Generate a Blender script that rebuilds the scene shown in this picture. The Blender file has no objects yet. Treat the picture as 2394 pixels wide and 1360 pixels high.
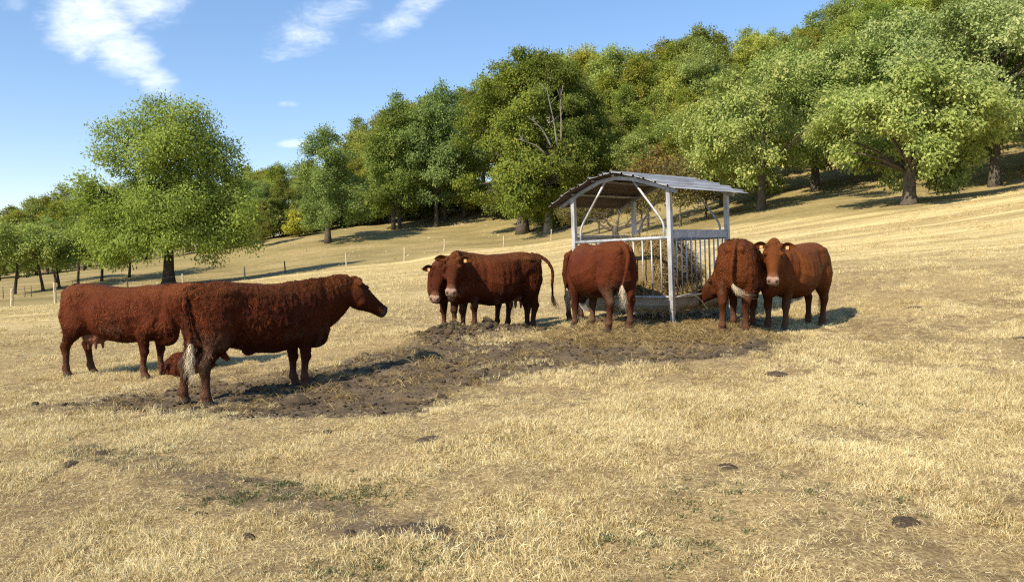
import bpy, bmesh, math, random
import numpy as np
from mathutils import Vector, Matrix

# ------------------------------------------------------------------ camera, sky, sun, exposure
scene = bpy.context.scene
col = scene.collection
R = math.radians
CAM = (0.0, 0.0, 1.65)
FPX, CX, CY, HROW = 1900.0, 1197.0, 680.0, 610.0       # focal length in photo pixels, centre, horizon row
PITCH = math.atan((CY - HROW) / FPX)
cam_d = bpy.data.cameras.new('camera')
cam_d.sensor_width = 36.0
cam_d.lens = FPX / 2394.0 * 36.0
cam_d.clip_start = 0.1
cam_d.clip_end = 3000
cam = bpy.data.objects.new('camera', cam_d)
cam.location = CAM
cam.rotation_euler = (math.pi / 2 - PITCH, 0, 0)
col.objects.link(cam)
scene.camera = cam

SUN_AZ, SUN_EL = R(44), R(39)      # direction shadows run, measured from +Y towards +X ; elevation
to_sun = Vector((-math.sin(SUN_AZ) * math.cos(SUN_EL), -math.cos(SUN_AZ) * math.cos(SUN_EL), math.sin(SUN_EL)))
sun_d = bpy.data.lights.new('sun', 'SUN')
sun_d.energy = 4.3
sun_d.angle = R(0.55)
sun_d.color = (1.0, 0.88, 0.68)
sun = bpy.data.objects.new('sun', sun_d)
sun.rotation_euler = to_sun.to_track_quat('Z', 'Y').to_euler()
col.objects.link(sun)

world = bpy.data.worlds.new('World')
scene.world = world
world.use_nodes = True
scene.view_settings.view_transform = 'Standard'
scene.view_settings.look = 'None'
scene.view_settings.exposure = 0.72
scene.view_settings.gamma = 1.0
scene.view_settings.use_curve_mapping = False
scene.cycles.use_denoising = False
scene.cycles.filter_width = 1.2
scene.cycles.max_bounces = 6
scene.cycles.diffuse_bounces = 3
scene.cycles.transmission_bounces = 4
scene.cycles.transparent_max_bounces = 8


def ray(px, row):
    c, s = math.cos(PITCH), math.sin(PITCH)
    x, y = (px - CX) / FPX, -(row - CY) / FPX
    return np.array([x, c + y * s, -s + y * c])


def at(px, row, d):
    """world point seen at photo pixel (px,row) at forward distance d"""
    r = ray(px, row)
    return np.array(CAM) + r * (d / r[1])


def ground_xy(px, d):
    return (px - CX) / FPX * d * 1.0, d


class NT:
    """tiny node-tree helper"""
    def __init__(self, tree):
        self.t = tree
        self.n = tree.nodes
        self.l = tree.links

    def node(self, kind, **kw):
        nd = self.n.new(kind)
        for k, v in kw.items():
            setattr(nd, k, v)
        return nd

    def put(self, sock, v):
        if v is None:
            return
        if isinstance(v, bpy.types.NodeSocket):
            self.l.new(v, sock)
        else:
            if isinstance(v, (tuple, list)) and len(v) == 3 and sock.type == 'RGBA':
                v = (*v, 1.0)
            sock.default_value = v

    def math(self, op, a, b=None, c=None, clamp=False):
        nd = self.node('ShaderNodeMath', operation=op, use_clamp=clamp)
        for i, v in enumerate((a, b, c)):
            self.put(nd.inputs[i], v) if v is not None else None
        return nd.outputs[0]

    def vmath(self, op, a, b=None):
        nd = self.node('ShaderNodeVectorMath', operation=op)
        self.put(nd.inputs[0], a)
        if b is not None:
            self.put(nd.inputs[1], b)
        return nd.outputs['Value' if op in ('DOT_PRODUCT', 'LENGTH', 'DISTANCE') else 0]

    def noise(self, vec, scale, detail=3.0, rough=0.55, dist=0.0, col=False):
        nd = self.node('ShaderNodeTexNoise')
        if vec is not None:
            self.put(nd.inputs['Vector'], vec)
        nd.inputs['Scale'].default_value = scale
        nd.inputs['Detail'].default_value = detail
        nd.inputs['Roughness'].default_value = rough
        nd.inputs['Distortion'].default_value = dist
        return nd.outputs['Color' if col else 0]

    def mix(self, f, a, b, blend='MIX'):
        nd = self.node('ShaderNodeMix', data_type='RGBA', blend_type=blend)
        self.put(nd.inputs[0], f)
        self.put(nd.inputs[6], a)
        self.put(nd.inputs[7], b)
        return nd.outputs[2]

    def ramp(self, f, stops, interp='LINEAR'):
        nd = self.node('ShaderNodeValToRGB')
        cr = nd.color_ramp
        cr.interpolation = interp
        while len(cr.elements) > 1:
            cr.elements.remove(cr.elements[-1])
        for i, (p, c) in enumerate(stops):
            e = cr.elements[0] if i == 0 else cr.elements.new(p)
            e.position = p
            if not isinstance(c, (tuple, list)):
                c = (c, c, c)
            e.color = (*c[:3], 1.0)
        self.put(nd.inputs[0], f)
        return nd.outputs[0]

    def smooth(self, v, lo, hi):
        nd = self.node('ShaderNodeMapRange', interpolation_type='SMOOTHSTEP')
        self.put(nd.inputs[0], v)
        nd.inputs[1].default_value = lo
        nd.inputs[2].default_value = hi
        return nd.outputs[0]

    def attr(self, name, out='Fac', typ='GEOMETRY'):
        nd = self.node('ShaderNodeAttribute', attribute_name=name, attribute_type=typ)
        return nd.outputs[out]

    def mapping(self, vec, loc=(0, 0, 0), rot=(0, 0, 0), scale=(1, 1, 1)):
        nd = self.node('ShaderNodeMapping')
        self.put(nd.inputs[0], vec)
        nd.inputs[1].default_value = loc
        nd.inputs[2].default_value = rot
        nd.inputs[3].default_value = scale
        return nd.outputs[0]

    def bump(self, h, strength=0.5, dist=0.02, normal=None):
        nd = self.node('ShaderNodeBump')
        nd.inputs['Strength'].default_value = strength
        nd.inputs['Distance'].default_value = dist
        self.put(nd.inputs['Height'], h)
        if normal is not None:
            self.put(nd.inputs['Normal'], normal)
        return nd.outputs[0]


# ---- sky: Nishita with thin fair-weather clouds laid over it by direction
wt = NT(world.node_tree)
for nd in list(wt.n):
    wt.n.remove(nd)
sky = wt.node('ShaderNodeTexSky', sky_type='NISHITA')
sky.sun_disc = False
sky.sun_elevation = SUN_EL
sky.sun_rotation = math.pi + SUN_AZ
sky.air_density = 1.0
sky.dust_density = 0.0
sky.ozone_density = 2.0
sky.altitude = 200
geo = wt.node('ShaderNodeTexCoord').outputs['Generated']
sep = wt.node('ShaderNodeSeparateXYZ')
wt.put(sep.inputs[0], geo)
ysafe = wt.math('MAXIMUM', sep.outputs[1], 0.05)
cu = wt.math('DIVIDE', sep.outputs[0], ysafe)
cv = wt.math('DIVIDE', sep.outputs[2], ysafe)
uv = wt.node('ShaderNodeCombineXYZ')
wt.put(uv.inputs[0], cu)
wt.put(uv.inputs[1], cv)
UV = uv.outputs[0]


def sky_uv(px, row):
    r = ray(px, row)
    return r[0] / r[1], r[2] / r[1]


def cloud_blob(px, row, rx, ry, ang, strength):
    u, v = sky_uv(px, row)
    m = wt.mapping(UV, loc=(0, 0, 0))
    d = wt.vmath('SUBTRACT', m, (u, v, 0))
    m2 = wt.node('ShaderNodeVectorRotate', rotation_type='Z_AXIS')
    wt.put(m2.inputs['Vector'], d)
    m2.inputs['Angle'].default_value = -R(ang)
    s = wt.vmath('MULTIPLY', m2.outputs[0], (FPX / rx, FPX / ry, 0))
    ln = wt.vmath('LENGTH', s)
    return wt.math('MULTIPLY', wt.smooth(ln, 1.15, 0.15), strength)


blobs = [cloud_blob(215, 50, 150, 110, -10, 1.0), cloud_blob(340, 10, 120, 75, 10, 0.85), cloud_blob(285, 115, 150, 80, -40, 0.95), cloud_blob(350, 175, 95, 55, -40, 0.8),
         cloud_blob(745, 50, 170, 80, 35, 0.50), cloud_blob(655, 125, 75, 32, 10, 0.34), cloud_blob(965, 30, 125, 48, 32, 0.62), cloud_blob(870, 65, 75, 30, 5, 0.32),
         cloud_blob(672, 243, 38, 11, 0, 0.42), cloud_blob(692, 335, 60, 13, 2, 0.50), cloud_blob(30, 8, 60, 30, 0, 0.34)]
cm = blobs[0]
for b in blobs[1:]:
    cm = wt.math('MAXIMUM', cm, b)
n1 = wt.noise(wt.mapping(UV, scale=(1.0, 1.5, 1)), 16.0, 7.0, 0.62, 0.5)
n2 = wt.noise(wt.mapping(UV, rot=(0, 0, R(35)), scale=(1.0, 3.2, 1)), 30.0, 6.0, 0.65, 0.6)
nn = wt.math('ADD', wt.math('MULTIPLY', n1, 0.62), wt.math('MULTIPLY', n2, 0.38))
cl = wt.math('ADD', cm, wt.math('MULTIPLY', wt.math('SUBTRACT', nn, 0.5), 2.6))
cl = wt.math('MULTIPLY', wt.smooth(cl, -0.02, 1.45), wt.smooth(cm, 0.0, 0.30))
cl = wt.math('MULTIPLY', cl, wt.smooth(sep.outputs[1], 0.05, 0.3))
hsv = wt.node('ShaderNodeHueSaturation')
hsv.inputs['Saturation'].default_value = 1.26
hsv.inputs['Value'].default_value = 0.97
gam = wt.node('ShaderNodeGamma')
gam.inputs['Gamma'].default_value = 0.76
wt.put(gam.inputs['Color'], sky.outputs[0])
wt.put(hsv.inputs['Color'], wt.mix(1.0, gam.outputs[0], (1.22, 1.20, 1.27), 'MULTIPLY'))
skyc = wt.mix(wt.math('MULTIPLY', cl, 0.76), hsv.outputs[0], (6.3, 6.5, 6.8))
bg = wt.node('ShaderNodeBackground')
bg.inputs['Strength'].default_value = 0.135
wt.put(bg.inputs['Color'], skyc)
wo = wt.node('ShaderNodeOutputWorld')
wt.l.new(bg.outputs[0], wo.inputs[0])


# ------------------------------------------------------------------ numeric helpers
def _h(ix, iy, iz, seed):
    n = (ix * 374761393 + iy * 668265263 + iz * 2147483647 + seed * 974634777) & 0xFFFFFFFF
    n = ((n ^ (n >> 13)) * 1274126177) & 0xFFFFFFFF
    n = ((n ^ (n >> 16)) * 2246822519) & 0xFFFFFFFF
    return ((n ^ (n >> 15)) & 0xFFFFFF) / float(0xFFFFFF)


def vnoise(x, y, z=None, seed=0):
    """value noise in 0..1 on numpy arrays"""
    x = np.asarray(x, float); y = np.asarray(y, float)
    z = np.zeros_like(x) if z is None else np.asarray(z, float)
    ix, iy, iz = np.floor(x).astype(np.int64), np.floor(y).astype(np.int64), np.floor(z).astype(np.int64)
    fx, fy, fz = x - ix, y - iy, z - iz
    fx, fy, fz = fx * fx * (3 - 2 * fx), fy * fy * (3 - 2 * fy), fz * fz * (3 - 2 * fz)
    out = 0
    for dx in (0, 1):
        for dy in (0, 1):
            for dz in (0, 1):
                w = (fx if dx else 1 - fx) * (fy if dy else 1 - fy) * (fz if dz else 1 - fz)
                out = out + w * _h(ix + dx, iy + dy, iz + dz, seed)
    return out


def fbm(x, y, z=None, seed=0, octv=4, gain=0.5):
    a, s, t = 1.0, 0.0, 0.0
    f = 1.0
    for o in range(octv):
        s = s + a * vnoise(np.asarray(x) * f, np.asarray(y) * f, None if z is None else np.asarray(z) * f, seed + o * 17)
        t += a
        a *= gain
        f *= 2.03
    return s / t


def sstep(a, b, v):
    t = np.clip((v - a) / (b - a), 0, 1)
    return t * t * (3 - 2 * t)


# ------------------------------------------------------------------ terrain
# (photo column, photo row of the ground, distance)
_gp = [(462, 942, 9.66), (697, 907, 10.5), (170, 881, 13.0), (350, 878, 12.6), (1116, 774, 14.2), (1210, 770, 15.0), (1440, 784, 12.9),
       (1575, 764, 13.5), (1350, 757, 14.92), (1706, 744, 14.85), (1668, 780, 12.5), (1812, 770, 13.3), (1898, 761, 14.2),
       (27, 717, 44), (130, 712, 46), (395, 670, 60), (428, 672, 56), (572, 652, 62), (667, 638, 64), (810, 621, 64), (945, 612, 64),
       (1038, 587, 66), (1177, 578, 70), (1288, 562, 74), (1440, 575, 45), (1225, 542, 85), (1035, 530, 96), (920, 540, 94), (767, 567, 86), (500, 645, 75), (600, 633, 76), (700, 619, 76), (800, 605, 76),
       (620, 560, 98), (33, 686, 64), (237, 662, 68), (303, 657, 70), (60, 650, 115), (2125, 478, 40), (2325, 436, 45), (1780, 490, 50),
       (1640, 532, 50), (1905, 455, 56), (2394, 560, 25), (1960, 600, 25), (1960, 640, 19), (2394, 640, 17), (1300, 700, 22), (900, 690, 24), (300, 700, 33)]
_ctrl = [tuple(at(*p)) for p in _gp]
_ctrl += [(0, 0, 0), (0, 4, 0.02), (3, 4.5, 0.15), (-3, 4.5, -0.10), (-8, 6, -0.3), (7, 7, 0.45), (-30, 0, -1.5), (30, 0, 2.4), (0, -40, -1.2), (60, 20, 10), (-60, 20, -2.5)]
for px, d, h in ((1500, 120, 17), (1300, 120, 15), (1900, 110, 22), (2394, 110, 29), (2394, 62, 11), (1000, 125, 11.5), (650, 135, 5.0), (100, 140, 0.0), (1700, 80, 11),
                 (2100, 75, 14), (1500, 85, 8.0), (-400, 120, -3), (2900, 90, 27), (2900, 45, 11), (1500, 240, 26), (2300, 240, 40), (700, 260, 9), (-200, 300, -1)):
    x, y = ground_xy(px, d)
    _ctrl.append((x, y, h))
_ctrl = np.array(_ctrl)


def _phi(r):
    return np.where(r > 1e-9, r * r * np.log(r + 1e-12), 0.0)


_S = 50.0
_P = _ctrl[:, :2] / _S
_n = len(_P)
_K = _phi(np.linalg.norm(_P[:, None] - _P[None], axis=2)) + np.eye(_n) * 2e-5
_A = np.zeros((_n + 3, _n + 3))
_A[:_n, :_n] = _K
_A[:_n, _n] = 1
_A[:_n, _n + 1:] = _P
_A[_n, :_n] = 1
_A[_n + 1:, :_n] = _P.T
_W = np.linalg.solve(_A, np.concatenate([_ctrl[:, 2], np.zeros(3)]))


def base_z(x, y):
    x = np.asarray(x, float); y = np.asarray(y, float)
    sh = x.shape
    q = np.stack([np.clip(x.ravel(), -260, 260), np.clip(y.ravel(), -60, 320)], 1) / _S
    out = np.empty(len(q))
    for i in range(0, len(q), 20000):
        k = q[i:i + 20000]
        r = np.linalg.norm(k[:, None] - _P[None], axis=2)
        out[i:i + 20000] = _phi(r) @ _W[:_n] + _W[_n] + k @ _W[_n + 1:]
    return out.reshape(sh)


def mud_mask(x, y):
    """trampled, dunged earth between the near cow and the feeder"""
    x = np.asarray(x, float); y = np.asarray(y, float)
    ax, ay, bx, by = -3.9, 10.3, 2.8, 12.2
    dx, dy = bx - ax, by - ay
    t = np.clip(((x - ax) * dx + (y - ay) * dy) / (dx * dx + dy * dy), 0, 1)
    dist = np.hypot(x - ax - t * dx, y - ay - t * dy)
    w = 1.8 + 0.75 * np.sin(t * 3.1)
    n = fbm(x * 0.9, y * 0.9, seed=5, octv=4)
    m = 1 - sstep(0.28, 1.32, dist / w + (n - 0.5) * 1.5)
    # under and round the feeder
    d2 = np.hypot((x - 2.6), (y - 14.6))
    m2 = 1 - sstep(1.5, 2.5, d2 + (n - 0.5) * 1.6)
    d3 = np.hypot((x + 0.3) / 2.0, (y - 14.4) / 1.5)
    m3 = 1 - sstep(0.6, 1.15, d3 + (n - 0.5) * 0.9)
    return np.maximum(np.maximum(m, m2 * 0.8), m3)


_trk = np.array([(-3.9, 7.4), (-2.9, 6.7), (-2.1, 6.1), (-1.5, 5.5), (-0.9, 5.1), (-0.2, 4.6)])


def track_mask(x, y):
    """narrow trodden cattle track across the near left grass"""
    x = np.asarray(x, float); y = np.asarray(y, float)
    d = np.full(x.shape, 9.0)
    for (ax, ay), (bx, by) in zip(_trk[:-1], _trk[1:]):
        dx, dy = bx - ax, by - ay
        t = np.clip(((x - ax) * dx + (y - ay) * dy) / (dx * dx + dy * dy), 0, 1)
        d = np.minimum(d, np.hypot(x - ax - t * dx, y - ay - t * dy))
    return 1 - sstep(0.10, 0.45, d + (fbm(x * 1.8, y * 1.8, seed=71, octv=3) - 0.5) * 0.5)


def hay_mask(x, y):
    d2 = np.hypot((x - 2.5), (y - 13.0) * 1.15)
    n = fbm(np.asarray(x) * 1.1, np.asarray(y) * 1.1, seed=11, octv=3)
    return 1 - sstep(1.0, 2.2, d2 + (n - 0.5) * 1.8)


def field_edge(x, y):
    """>0 beyond the fence, in the grazed pasture and under the trees"""
    x = np.asarray(x, float); y = np.asarray(y, float)
    px = x / np.maximum(y, 1.0) * FPX + CX
    lim = np.interp(px, [-900, 27, 130, 428, 572, 810, 1038, 1288, 1440, 1640, 1780, 2125, 2394, 3200], [40, 43, 45, 55, 61, 63, 65, 72, 58, 47, 43, 37, 40, 44])
    return (y - lim) / 3.0


def ground_z(x, y):
    x = np.asarray(x, float); y = np.asarray(y, float)
    z = base_z(x, y)
    near = 1 - sstep(18, 45, np.hypot(x, y))
    z = z + near * (fbm(x * 1.7, y * 1.7, seed=21, octv=4) - 0.5) * 0.085
    z = z + near * (fbm(x * 0.55, y * 0.55, seed=22, octv=2) - 0.5) * 0.10
    m = mud_mask(x, y)
    z = z + m * ((fbm(x * 5.0, y * 5.0, seed=31, octv=3, gain=0.65) - 0.5) * 0.15 - 0.02)
    z = z + hay_mask(x, y) * (0.03 + 0.06 * fbm(x * 2.2, y * 2.2, seed=37, octv=3))
    z = z - 0.075 * (1 - sstep(0.85, 1.25, np.hypot(x - 2.59, y - 14.9)))
    # ridge of churned dung in front of the pair
    d3 = np.hypot((x + 0.65) / 1.45, (y - 13.72) / 0.46)
    z = z + (1 - sstep(0.2, 1.15, d3)) * 0.17 * (0.4 + 1.2 * fbm(x * 3.1, y * 3.1, seed=41, octv=3))
    return z


def gz(x, y):
    return float(ground_z(np.array([x]), np.array([y]))[0])


# ------------------------------------------------------------------ materials
def new_mat(name):
    m = bpy.data.materials.new(name)
    m.use_nodes = True
    t = NT(m.node_tree)
    for nd in list(t.n):
        t.n.remove(nd)
    out = t.node('ShaderNodeOutputMaterial')
    return m, t, out


def principled(t, out, base, rough=0.7, metal=0.0, normal=None, spec=0.3, sheen=0.0, sheen_tint=None):
    p = t.node('ShaderNodeBsdfPrincipled')
    t.put(p.inputs['Base Color'], base)
    t.put(p.inputs['Roughness'], rough)
    t.put(p.inputs['Metallic'], metal)
    p.inputs['Specular IOR Level'].default_value = spec
    if sheen:
        p.inputs['Sheen Weight'].default_value = sheen
        p.inputs['Sheen Roughness'].default_value = 0.45
        if sheen_tint:
            p.inputs['Sheen Tint'].default_value = (*sheen_tint, 1)
    if normal is not None:
        t.put(p.inputs['Normal'], normal)
    t.l.new(p.outputs[0], out.inputs[0])
    return p


def mat_ground():
    m, t, out = new_mat('ground_earth')
    P = t.node('ShaderNodeNewGeometry').outputs['Position']
    mud, hay, past = t.attr('mud'), t.attr('hay'), t.attr('pasture')
    fine = t.noise(P, 38.0, 5.0, 0.7)
    med = t.noise(P, 4.5, 4.0, 0.6)
    big = t.noise(P, 0.55, 4.0, 0.6)
    # dry stubble: straw litter over pale earth
    straw = t.ramp(fine, [(0.28, (0.13, 0.088, 0.040)), (0.46, (0.30, 0.215, 0.10)), (0.62, (0.52, 0.395, 0.195)), (0.78, (0.66, 0.52, 0.28))])
    soil = t.ramp(fine, [(0.3, (0.115, 0.078, 0.042)), (0.7, (0.27, 0.19, 0.095))])
    bare = t.smooth(t.math('ADD', t.math('MULTIPLY', med, 0.6), t.math('MULTIPLY', big, 0.5)), 0.50, 0.66)
    c = t.mix(t.math('MULTIPLY', bare, 0.75), straw, soil)
    # mown swathes along the slope, seen far off as pale bands
    sw = t.noise(t.mapping(P, rot=(0, 0, R(-14)), scale=(0.035, 0.55, 0.0)), 1.0, 3.0, 0.6)
    sw2 = t.noise(t.mapping(P, rot=(0, 0, R(-14)), scale=(0.4, 2.6, 0.0)), 1.0, 4.0, 0.65)
    swm = t.math('ADD', t.math('MULTIPLY', sw, 0.65), t.math('MULTIPLY', sw2, 0.35))
    far = t.smooth(t.vmath('LENGTH', P), 17.0, 30.0)
    pale = t.ramp(swm, [(0.33, (0.31, 0.225, 0.098)), (0.47, (0.50, 0.385, 0.17)), (0.58, (0.82, 0.675, 0.33))])
    pale = t.mix(0.45, pale, t.mix(t.ramp(t.noise(P, 7.0, 5.0, 0.75), [(0.35, 0.35), (0.65, 1.1)]), (0.12, 0.08, 0.03), pale))
    c = t.mix(t.math('MULTIPLY', far, 0.8), c, pale)
    # grazed pasture beyond the fence
    pn = t.noise(t.mapping(P, scale=(0.12, 0.3, 0.1)), 1.0, 6.0, 0.7)
    pc = t.ramp(pn, [(0.3, (0.21, 0.17, 0.07)), (0.5, (0.36, 0.285, 0.12)), (0.66, (0.50, 0.38, 0.18)), (0.8, (0.42, 0.29, 0.13))])
    pc = t.mix(0.5, pc, t.mix(t.ramp(t.noise(P, 3.0, 6.0, 0.75), [(0.35, 0.0), (0.7, 1.0)]), (0.115, 0.095, 0.042), pc))
    c = t.mix(t.smooth(past, -0.3, 0.6), c, pc)
    # trampled dung and mud
    mudc = t.ramp(t.math('ADD', t.math('MULTIPLY', fine, 0.55), t.math('MULTIPLY', med, 0.45)), [(0.32, (0.050, 0.037, 0.025)), (0.5, (0.122, 0.091, 0.058)), (0.66, (0.21, 0.158, 0.10)), (0.80, (0.36, 0.28, 0.16))])
    mm = t.smooth(t.math('ADD', mud, t.math('MULTIPLY', t.math('SUBTRACT', med, 0.5), 1.1)), 0.12, 0.80)
    c = t.mix(mm, c, mudc)
    hayc = t.ramp(fine, [(0.3, (0.11, 0.075, 0.034)), (0.55, (0.23, 0.165, 0.075)), (0.75, (0.40, 0.30, 0.15))])
    hm = t.smooth(t.math('ADD', hay, t.math('MULTIPLY', t.math('SUBTRACT', med, 0.5), 1.2)), 0.3, 0.75)
    c = t.mix(t.math('MULTIPLY', hm, 0.8), c, hayc)
    n = t.bump(t.math('ADD', fine, t.math('MULTIPLY', med, 1.5)), 0.7, 0.035)
    principled(t, out, c, 0.95, 0, n, 0.12)
    return m


def mat_straw(name, stops, trans=0.25, green=0.0):
    """grass blades: colour per blade, drifting with position"""
    m, t, out = new_mat(name)
    P = t.node('ShaderNodeNewGeometry').outputs['Position']
    v = t.attr('tint')
    big = t.noise(P, 0.8, 3.0, 0.6)
    med = t.noise(P, 5.0, 2.0, 0.6)
    f = t.math('ADD', t.math('MULTIPLY', v, 0.58), t.math('ADD', t.math('MULTIPLY', t.math('SUBTRACT', big, 0.29), 0.62), t.math('MULTIPLY', t.math('SUBTRACT', med, 0.22), 0.42)))
    c = t.ramp(f, stops)
    if green:
        g = t.smooth(t.noise(t.mapping(P, loc=(31, 7, 0)), 0.75, 3.0, 0.6), 0.66, 0.80)
        c = t.mix(t.math('MULTIPLY', g, green), c, (0.11, 0.125, 0.05))
    d = t.node('ShaderNodeBsdfDiffuse')
    t.put(d.inputs[0], c)
    tr = t.node('ShaderNodeBsdfTranslucent')
    t.put(tr.inputs[0], c)
    ms = t.node('ShaderNodeMixShader')
    ms.inputs[0].default_value = trans
    t.l.new(d.outputs[0], ms.inputs[1])
    t.l.new(tr.outputs[0], ms.inputs[2])
    t.l.new(ms.outputs[0], out.inputs[0])
    return m


def mat_leaf(name, stops, trans=0.42):
    m, t, out = new_mat(name)
    v = t.attr('tint')
    c = t.ramp(v, stops)
    oi = t.node('ShaderNodeObjectInfo')
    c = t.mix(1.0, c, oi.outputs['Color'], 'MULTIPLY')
    d = t.node('ShaderNodeBsdfDiffuse')
    t.put(d.inputs[0], c)
    tr = t.node('ShaderNodeBsdfTranslucent')
    t.put(tr.inputs[0], t.mix(1.0, c, (1.08, 1.06, 0.75), 'MULTIPLY'))
    ms = t.node('ShaderNodeMixShader')
    ms.inputs[0].default_value = trans
    t.l.new(d.outputs[0], ms.inputs[1])
    t.l.new(tr.outputs[0], ms.inputs[2])
    t.l.new(ms.outputs[0], out.inputs[0])
    return m


def mat_bark(name, a, b):
    m, t, out = new_mat(name)
    tc = t.node('ShaderNodeTexCoord').outputs['Object']
    n = t.noise(t.mapping(tc, scale=(6, 6, 1.4)), 2.5, 5.0, 0.7, 0.4)
    principled(t, out, t.ramp(n, [(0.32, a), (0.68, b)]), 0.92, 0, t.bump(n, 0.8, 0.04), 0.15)
    return m


def mat_coat():
    m, t, out = new_mat('cow_coat')
    tc = t.node('ShaderNodeTexCoord').outputs['Object']
    curl = t.attr('curl')
    c = t.node('ShaderNodeAttribute', attribute_name='coat').outputs['Color']
    w = t.noise(tc, 5.0, 2.0, 0.5, 0, True)
    warped = t.vmath('ADD', tc, t.vmath('MULTIPLY', t.vmath('SUBTRACT', w, (0.5, 0.5, 0.5)), (0.16, 0.16, 0.16)))
    n1 = t.noise(t.mapping(warped, scale=(1.0, 1.0, 0.55)), 30.0, 3.0, 0.6, 1.6)
    n2 = t.noise(t.mapping(tc, scale=(1, 1, 0.35)), 85.0, 3.0, 0.6)
    big = t.noise(tc, 2.2, 3.0, 0.55)
    shade = t.ramp(n1, [(0.30, 0.38), (0.5, 0.95), (0.68, 1.65)])
    shade = t.mix(t.math('MULTIPLY', curl, 0.75), (1, 1, 1), shade)
    c2 = t.mix(1.0, c, shade, 'MULTIPLY')
    c2 = t.mix(1.0, c2, t.ramp(big, [(0.3, (0.80, 0.74, 0.72)), (0.7, (1.18, 1.14, 1.08))]), 'MULTIPLY')
    c2 = t.mix(1.0, c2, t.ramp(n2, [(0.3, 0.78), (0.7, 1.2)]), 'MULTIPLY')
    h = t.math('ADD', t.math('MULTIPLY', n1, t.math('ADD', 0.12, curl)), t.math('MULTIPLY', n2, 0.35))
    nb = t.bump(h, 0.9, 0.05)
    principled(t, out, c2, t.math('ADD', 0.52, t.math('MULTIPLY', curl, 0.15)), 0, nb, 0.06)
    return m


def mat_simple(name, c, rough=0.6, metal=0.0, spec=0.3, var=0.0, scale=8.0, bump=0.0, stretch=(1, 1, 1), var_col=None):
    m, t, out = new_mat(name)
    base, nrm = c, None
    if var or bump:
        tc = t.node('ShaderNodeTexCoord').outputs['Object']
        n = t.noise(t.mapping(tc, scale=stretch), scale, 5.0, 0.65)
        lo = tuple(k * (1 - var) for k in c) if var_col is None else var_col
        hi = tuple(min(1, k * (1 + var * 0.6)) for k in c)
        base = t.ramp(n, [(0.30, lo), (0.52, c), (0.72, hi)])
        if bump:
            nrm = t.bump(n, bump, 0.02)
    principled(t, out, base, rough, metal, nrm, spec)
    return m


M = {}
M['ground'] = mat_ground()
M['straw'] = mat_straw('dry_grass', [(0.08, (0.13, 0.085, 0.036)), (0.26, (0.35, 0.255, 0.105)), (0.48, (0.66, 0.53, 0.265)), (0.75, (0.87, 0.77, 0.47))], 0.25, 0.35)
M['weed'] = mat_straw('green_weed', [(0.12, (0.06, 0.075, 0.035)), (0.4, (0.115, 0.13, 0.06)), (0.85, (0.22, 0.22, 0.105))], 0.25)
M['hay'] = mat_straw('hay', [(0.18, (0.11, 0.068, 0.028)), (0.4, (0.225, 0.155, 0.066)), (0.62, (0.39, 0.285, 0.125)), (0.85, (0.60, 0.47, 0.24))], 0.2)
M['leaf_walnut'] = mat_leaf('walnut_leaf', [(0.000, (0.124, 0.182, 0.042)), (0.500, (0.261, 0.354, 0.081)), (1.000, (0.449, 0.527, 0.150))])
M['leaf_wood'] = mat_leaf('woodland_leaf', [(0.000, (0.098, 0.146, 0.042)), (0.500, (0.244, 0.316, 0.092)), (1.000, (0.450, 0.481, 0.158))])
M['leaf_beech'] = mat_leaf('beech_leaf', [(0.000, (0.076, 0.106, 0.024)), (0.500, (0.195, 0.235, 0.051)), (0.850, (0.360, 0.359, 0.081)), (1.000, (0.437, 0.285, 0.090))])
M['leaf_cherry'] = mat_leaf('cherry_leaf', [(0.000, (0.140, 0.209, 0.062)), (0.500, (0.323, 0.405, 0.144)), (0.900, (0.560, 0.603, 0.274)), (1.000, (0.645, 0.494, 0.204))])
M['leaf_dry'] = mat_leaf('withered_leaf', [(0.0, (0.11, 0.085, 0.03)), (0.5, (0.19, 0.17, 0.06)), (1.0, (0.30, 0.25, 0.10))])
M['leaf_rust'] = mat_leaf('rust_leaf', [(0.0, (0.15, 0.09, 0.03)), (0.5, (0.23, 0.15, 0.05)), (1.0, (0.32, 0.24, 0.09))])
M['bark'] = mat_bark('bark', (0.045, 0.038, 0.03), (0.16, 0.135, 0.105))
M['bark_dark'] = mat_bark('dark_bark', (0.022, 0.018, 0.014), (0.09, 0.075, 0.06))
M['bark_pale'] = mat_bark('pale_bark', (0.20, 0.185, 0.15), (0.50, 0.47, 0.40))
M['dead_wood'] = mat_bark('dead_wood', (0.13, 0.12, 0.10), (0.30, 0.275, 0.23))
M['coat'] = mat_coat()
m_, t_, out_ = new_mat('fur')
principled(t_, out_, t_.node('ShaderNodeAttribute', attribute_name='coat').outputs['Color'], 0.6, 0, None, 0.08)
M['fur'] = m_
m_, t_, out_ = new_mat('galvanised_steel')
tc_ = t_.node('ShaderNodeTexCoord').outputs['Object']
sp_ = t_.node('ShaderNodeSeparateXYZ')
t_.put(sp_.inputs[0], tc_)
n_ = t_.noise(t_.mapping(tc_, scale=(1, 1, 0.35)), 9.0, 5.0, 0.65)
c_ = t_.ramp(n_, [(0.30, (0.27, 0.26, 0.245)), (0.5, (0.45, 0.46, 0.465)), (0.72, (0.58, 0.59, 0.60))])
rust_ = t_.smooth(t_.noise(tc_, 5.0, 5.0, 0.7), 0.58, 0.74)
c_ = t_.mix(t_.math('MULTIPLY', rust_, 0.55), c_, (0.20, 0.11, 0.055))
muck_ = t_.math('MULTIPLY', t_.smooth(sp_.outputs[2], 0.85, 0.05), t_.smooth(t_.noise(tc_, 16.0, 4.0, 0.7), 0.40, 0.62))
c_ = t_.mix(muck_, c_, (0.17, 0.125, 0.075))
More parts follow.
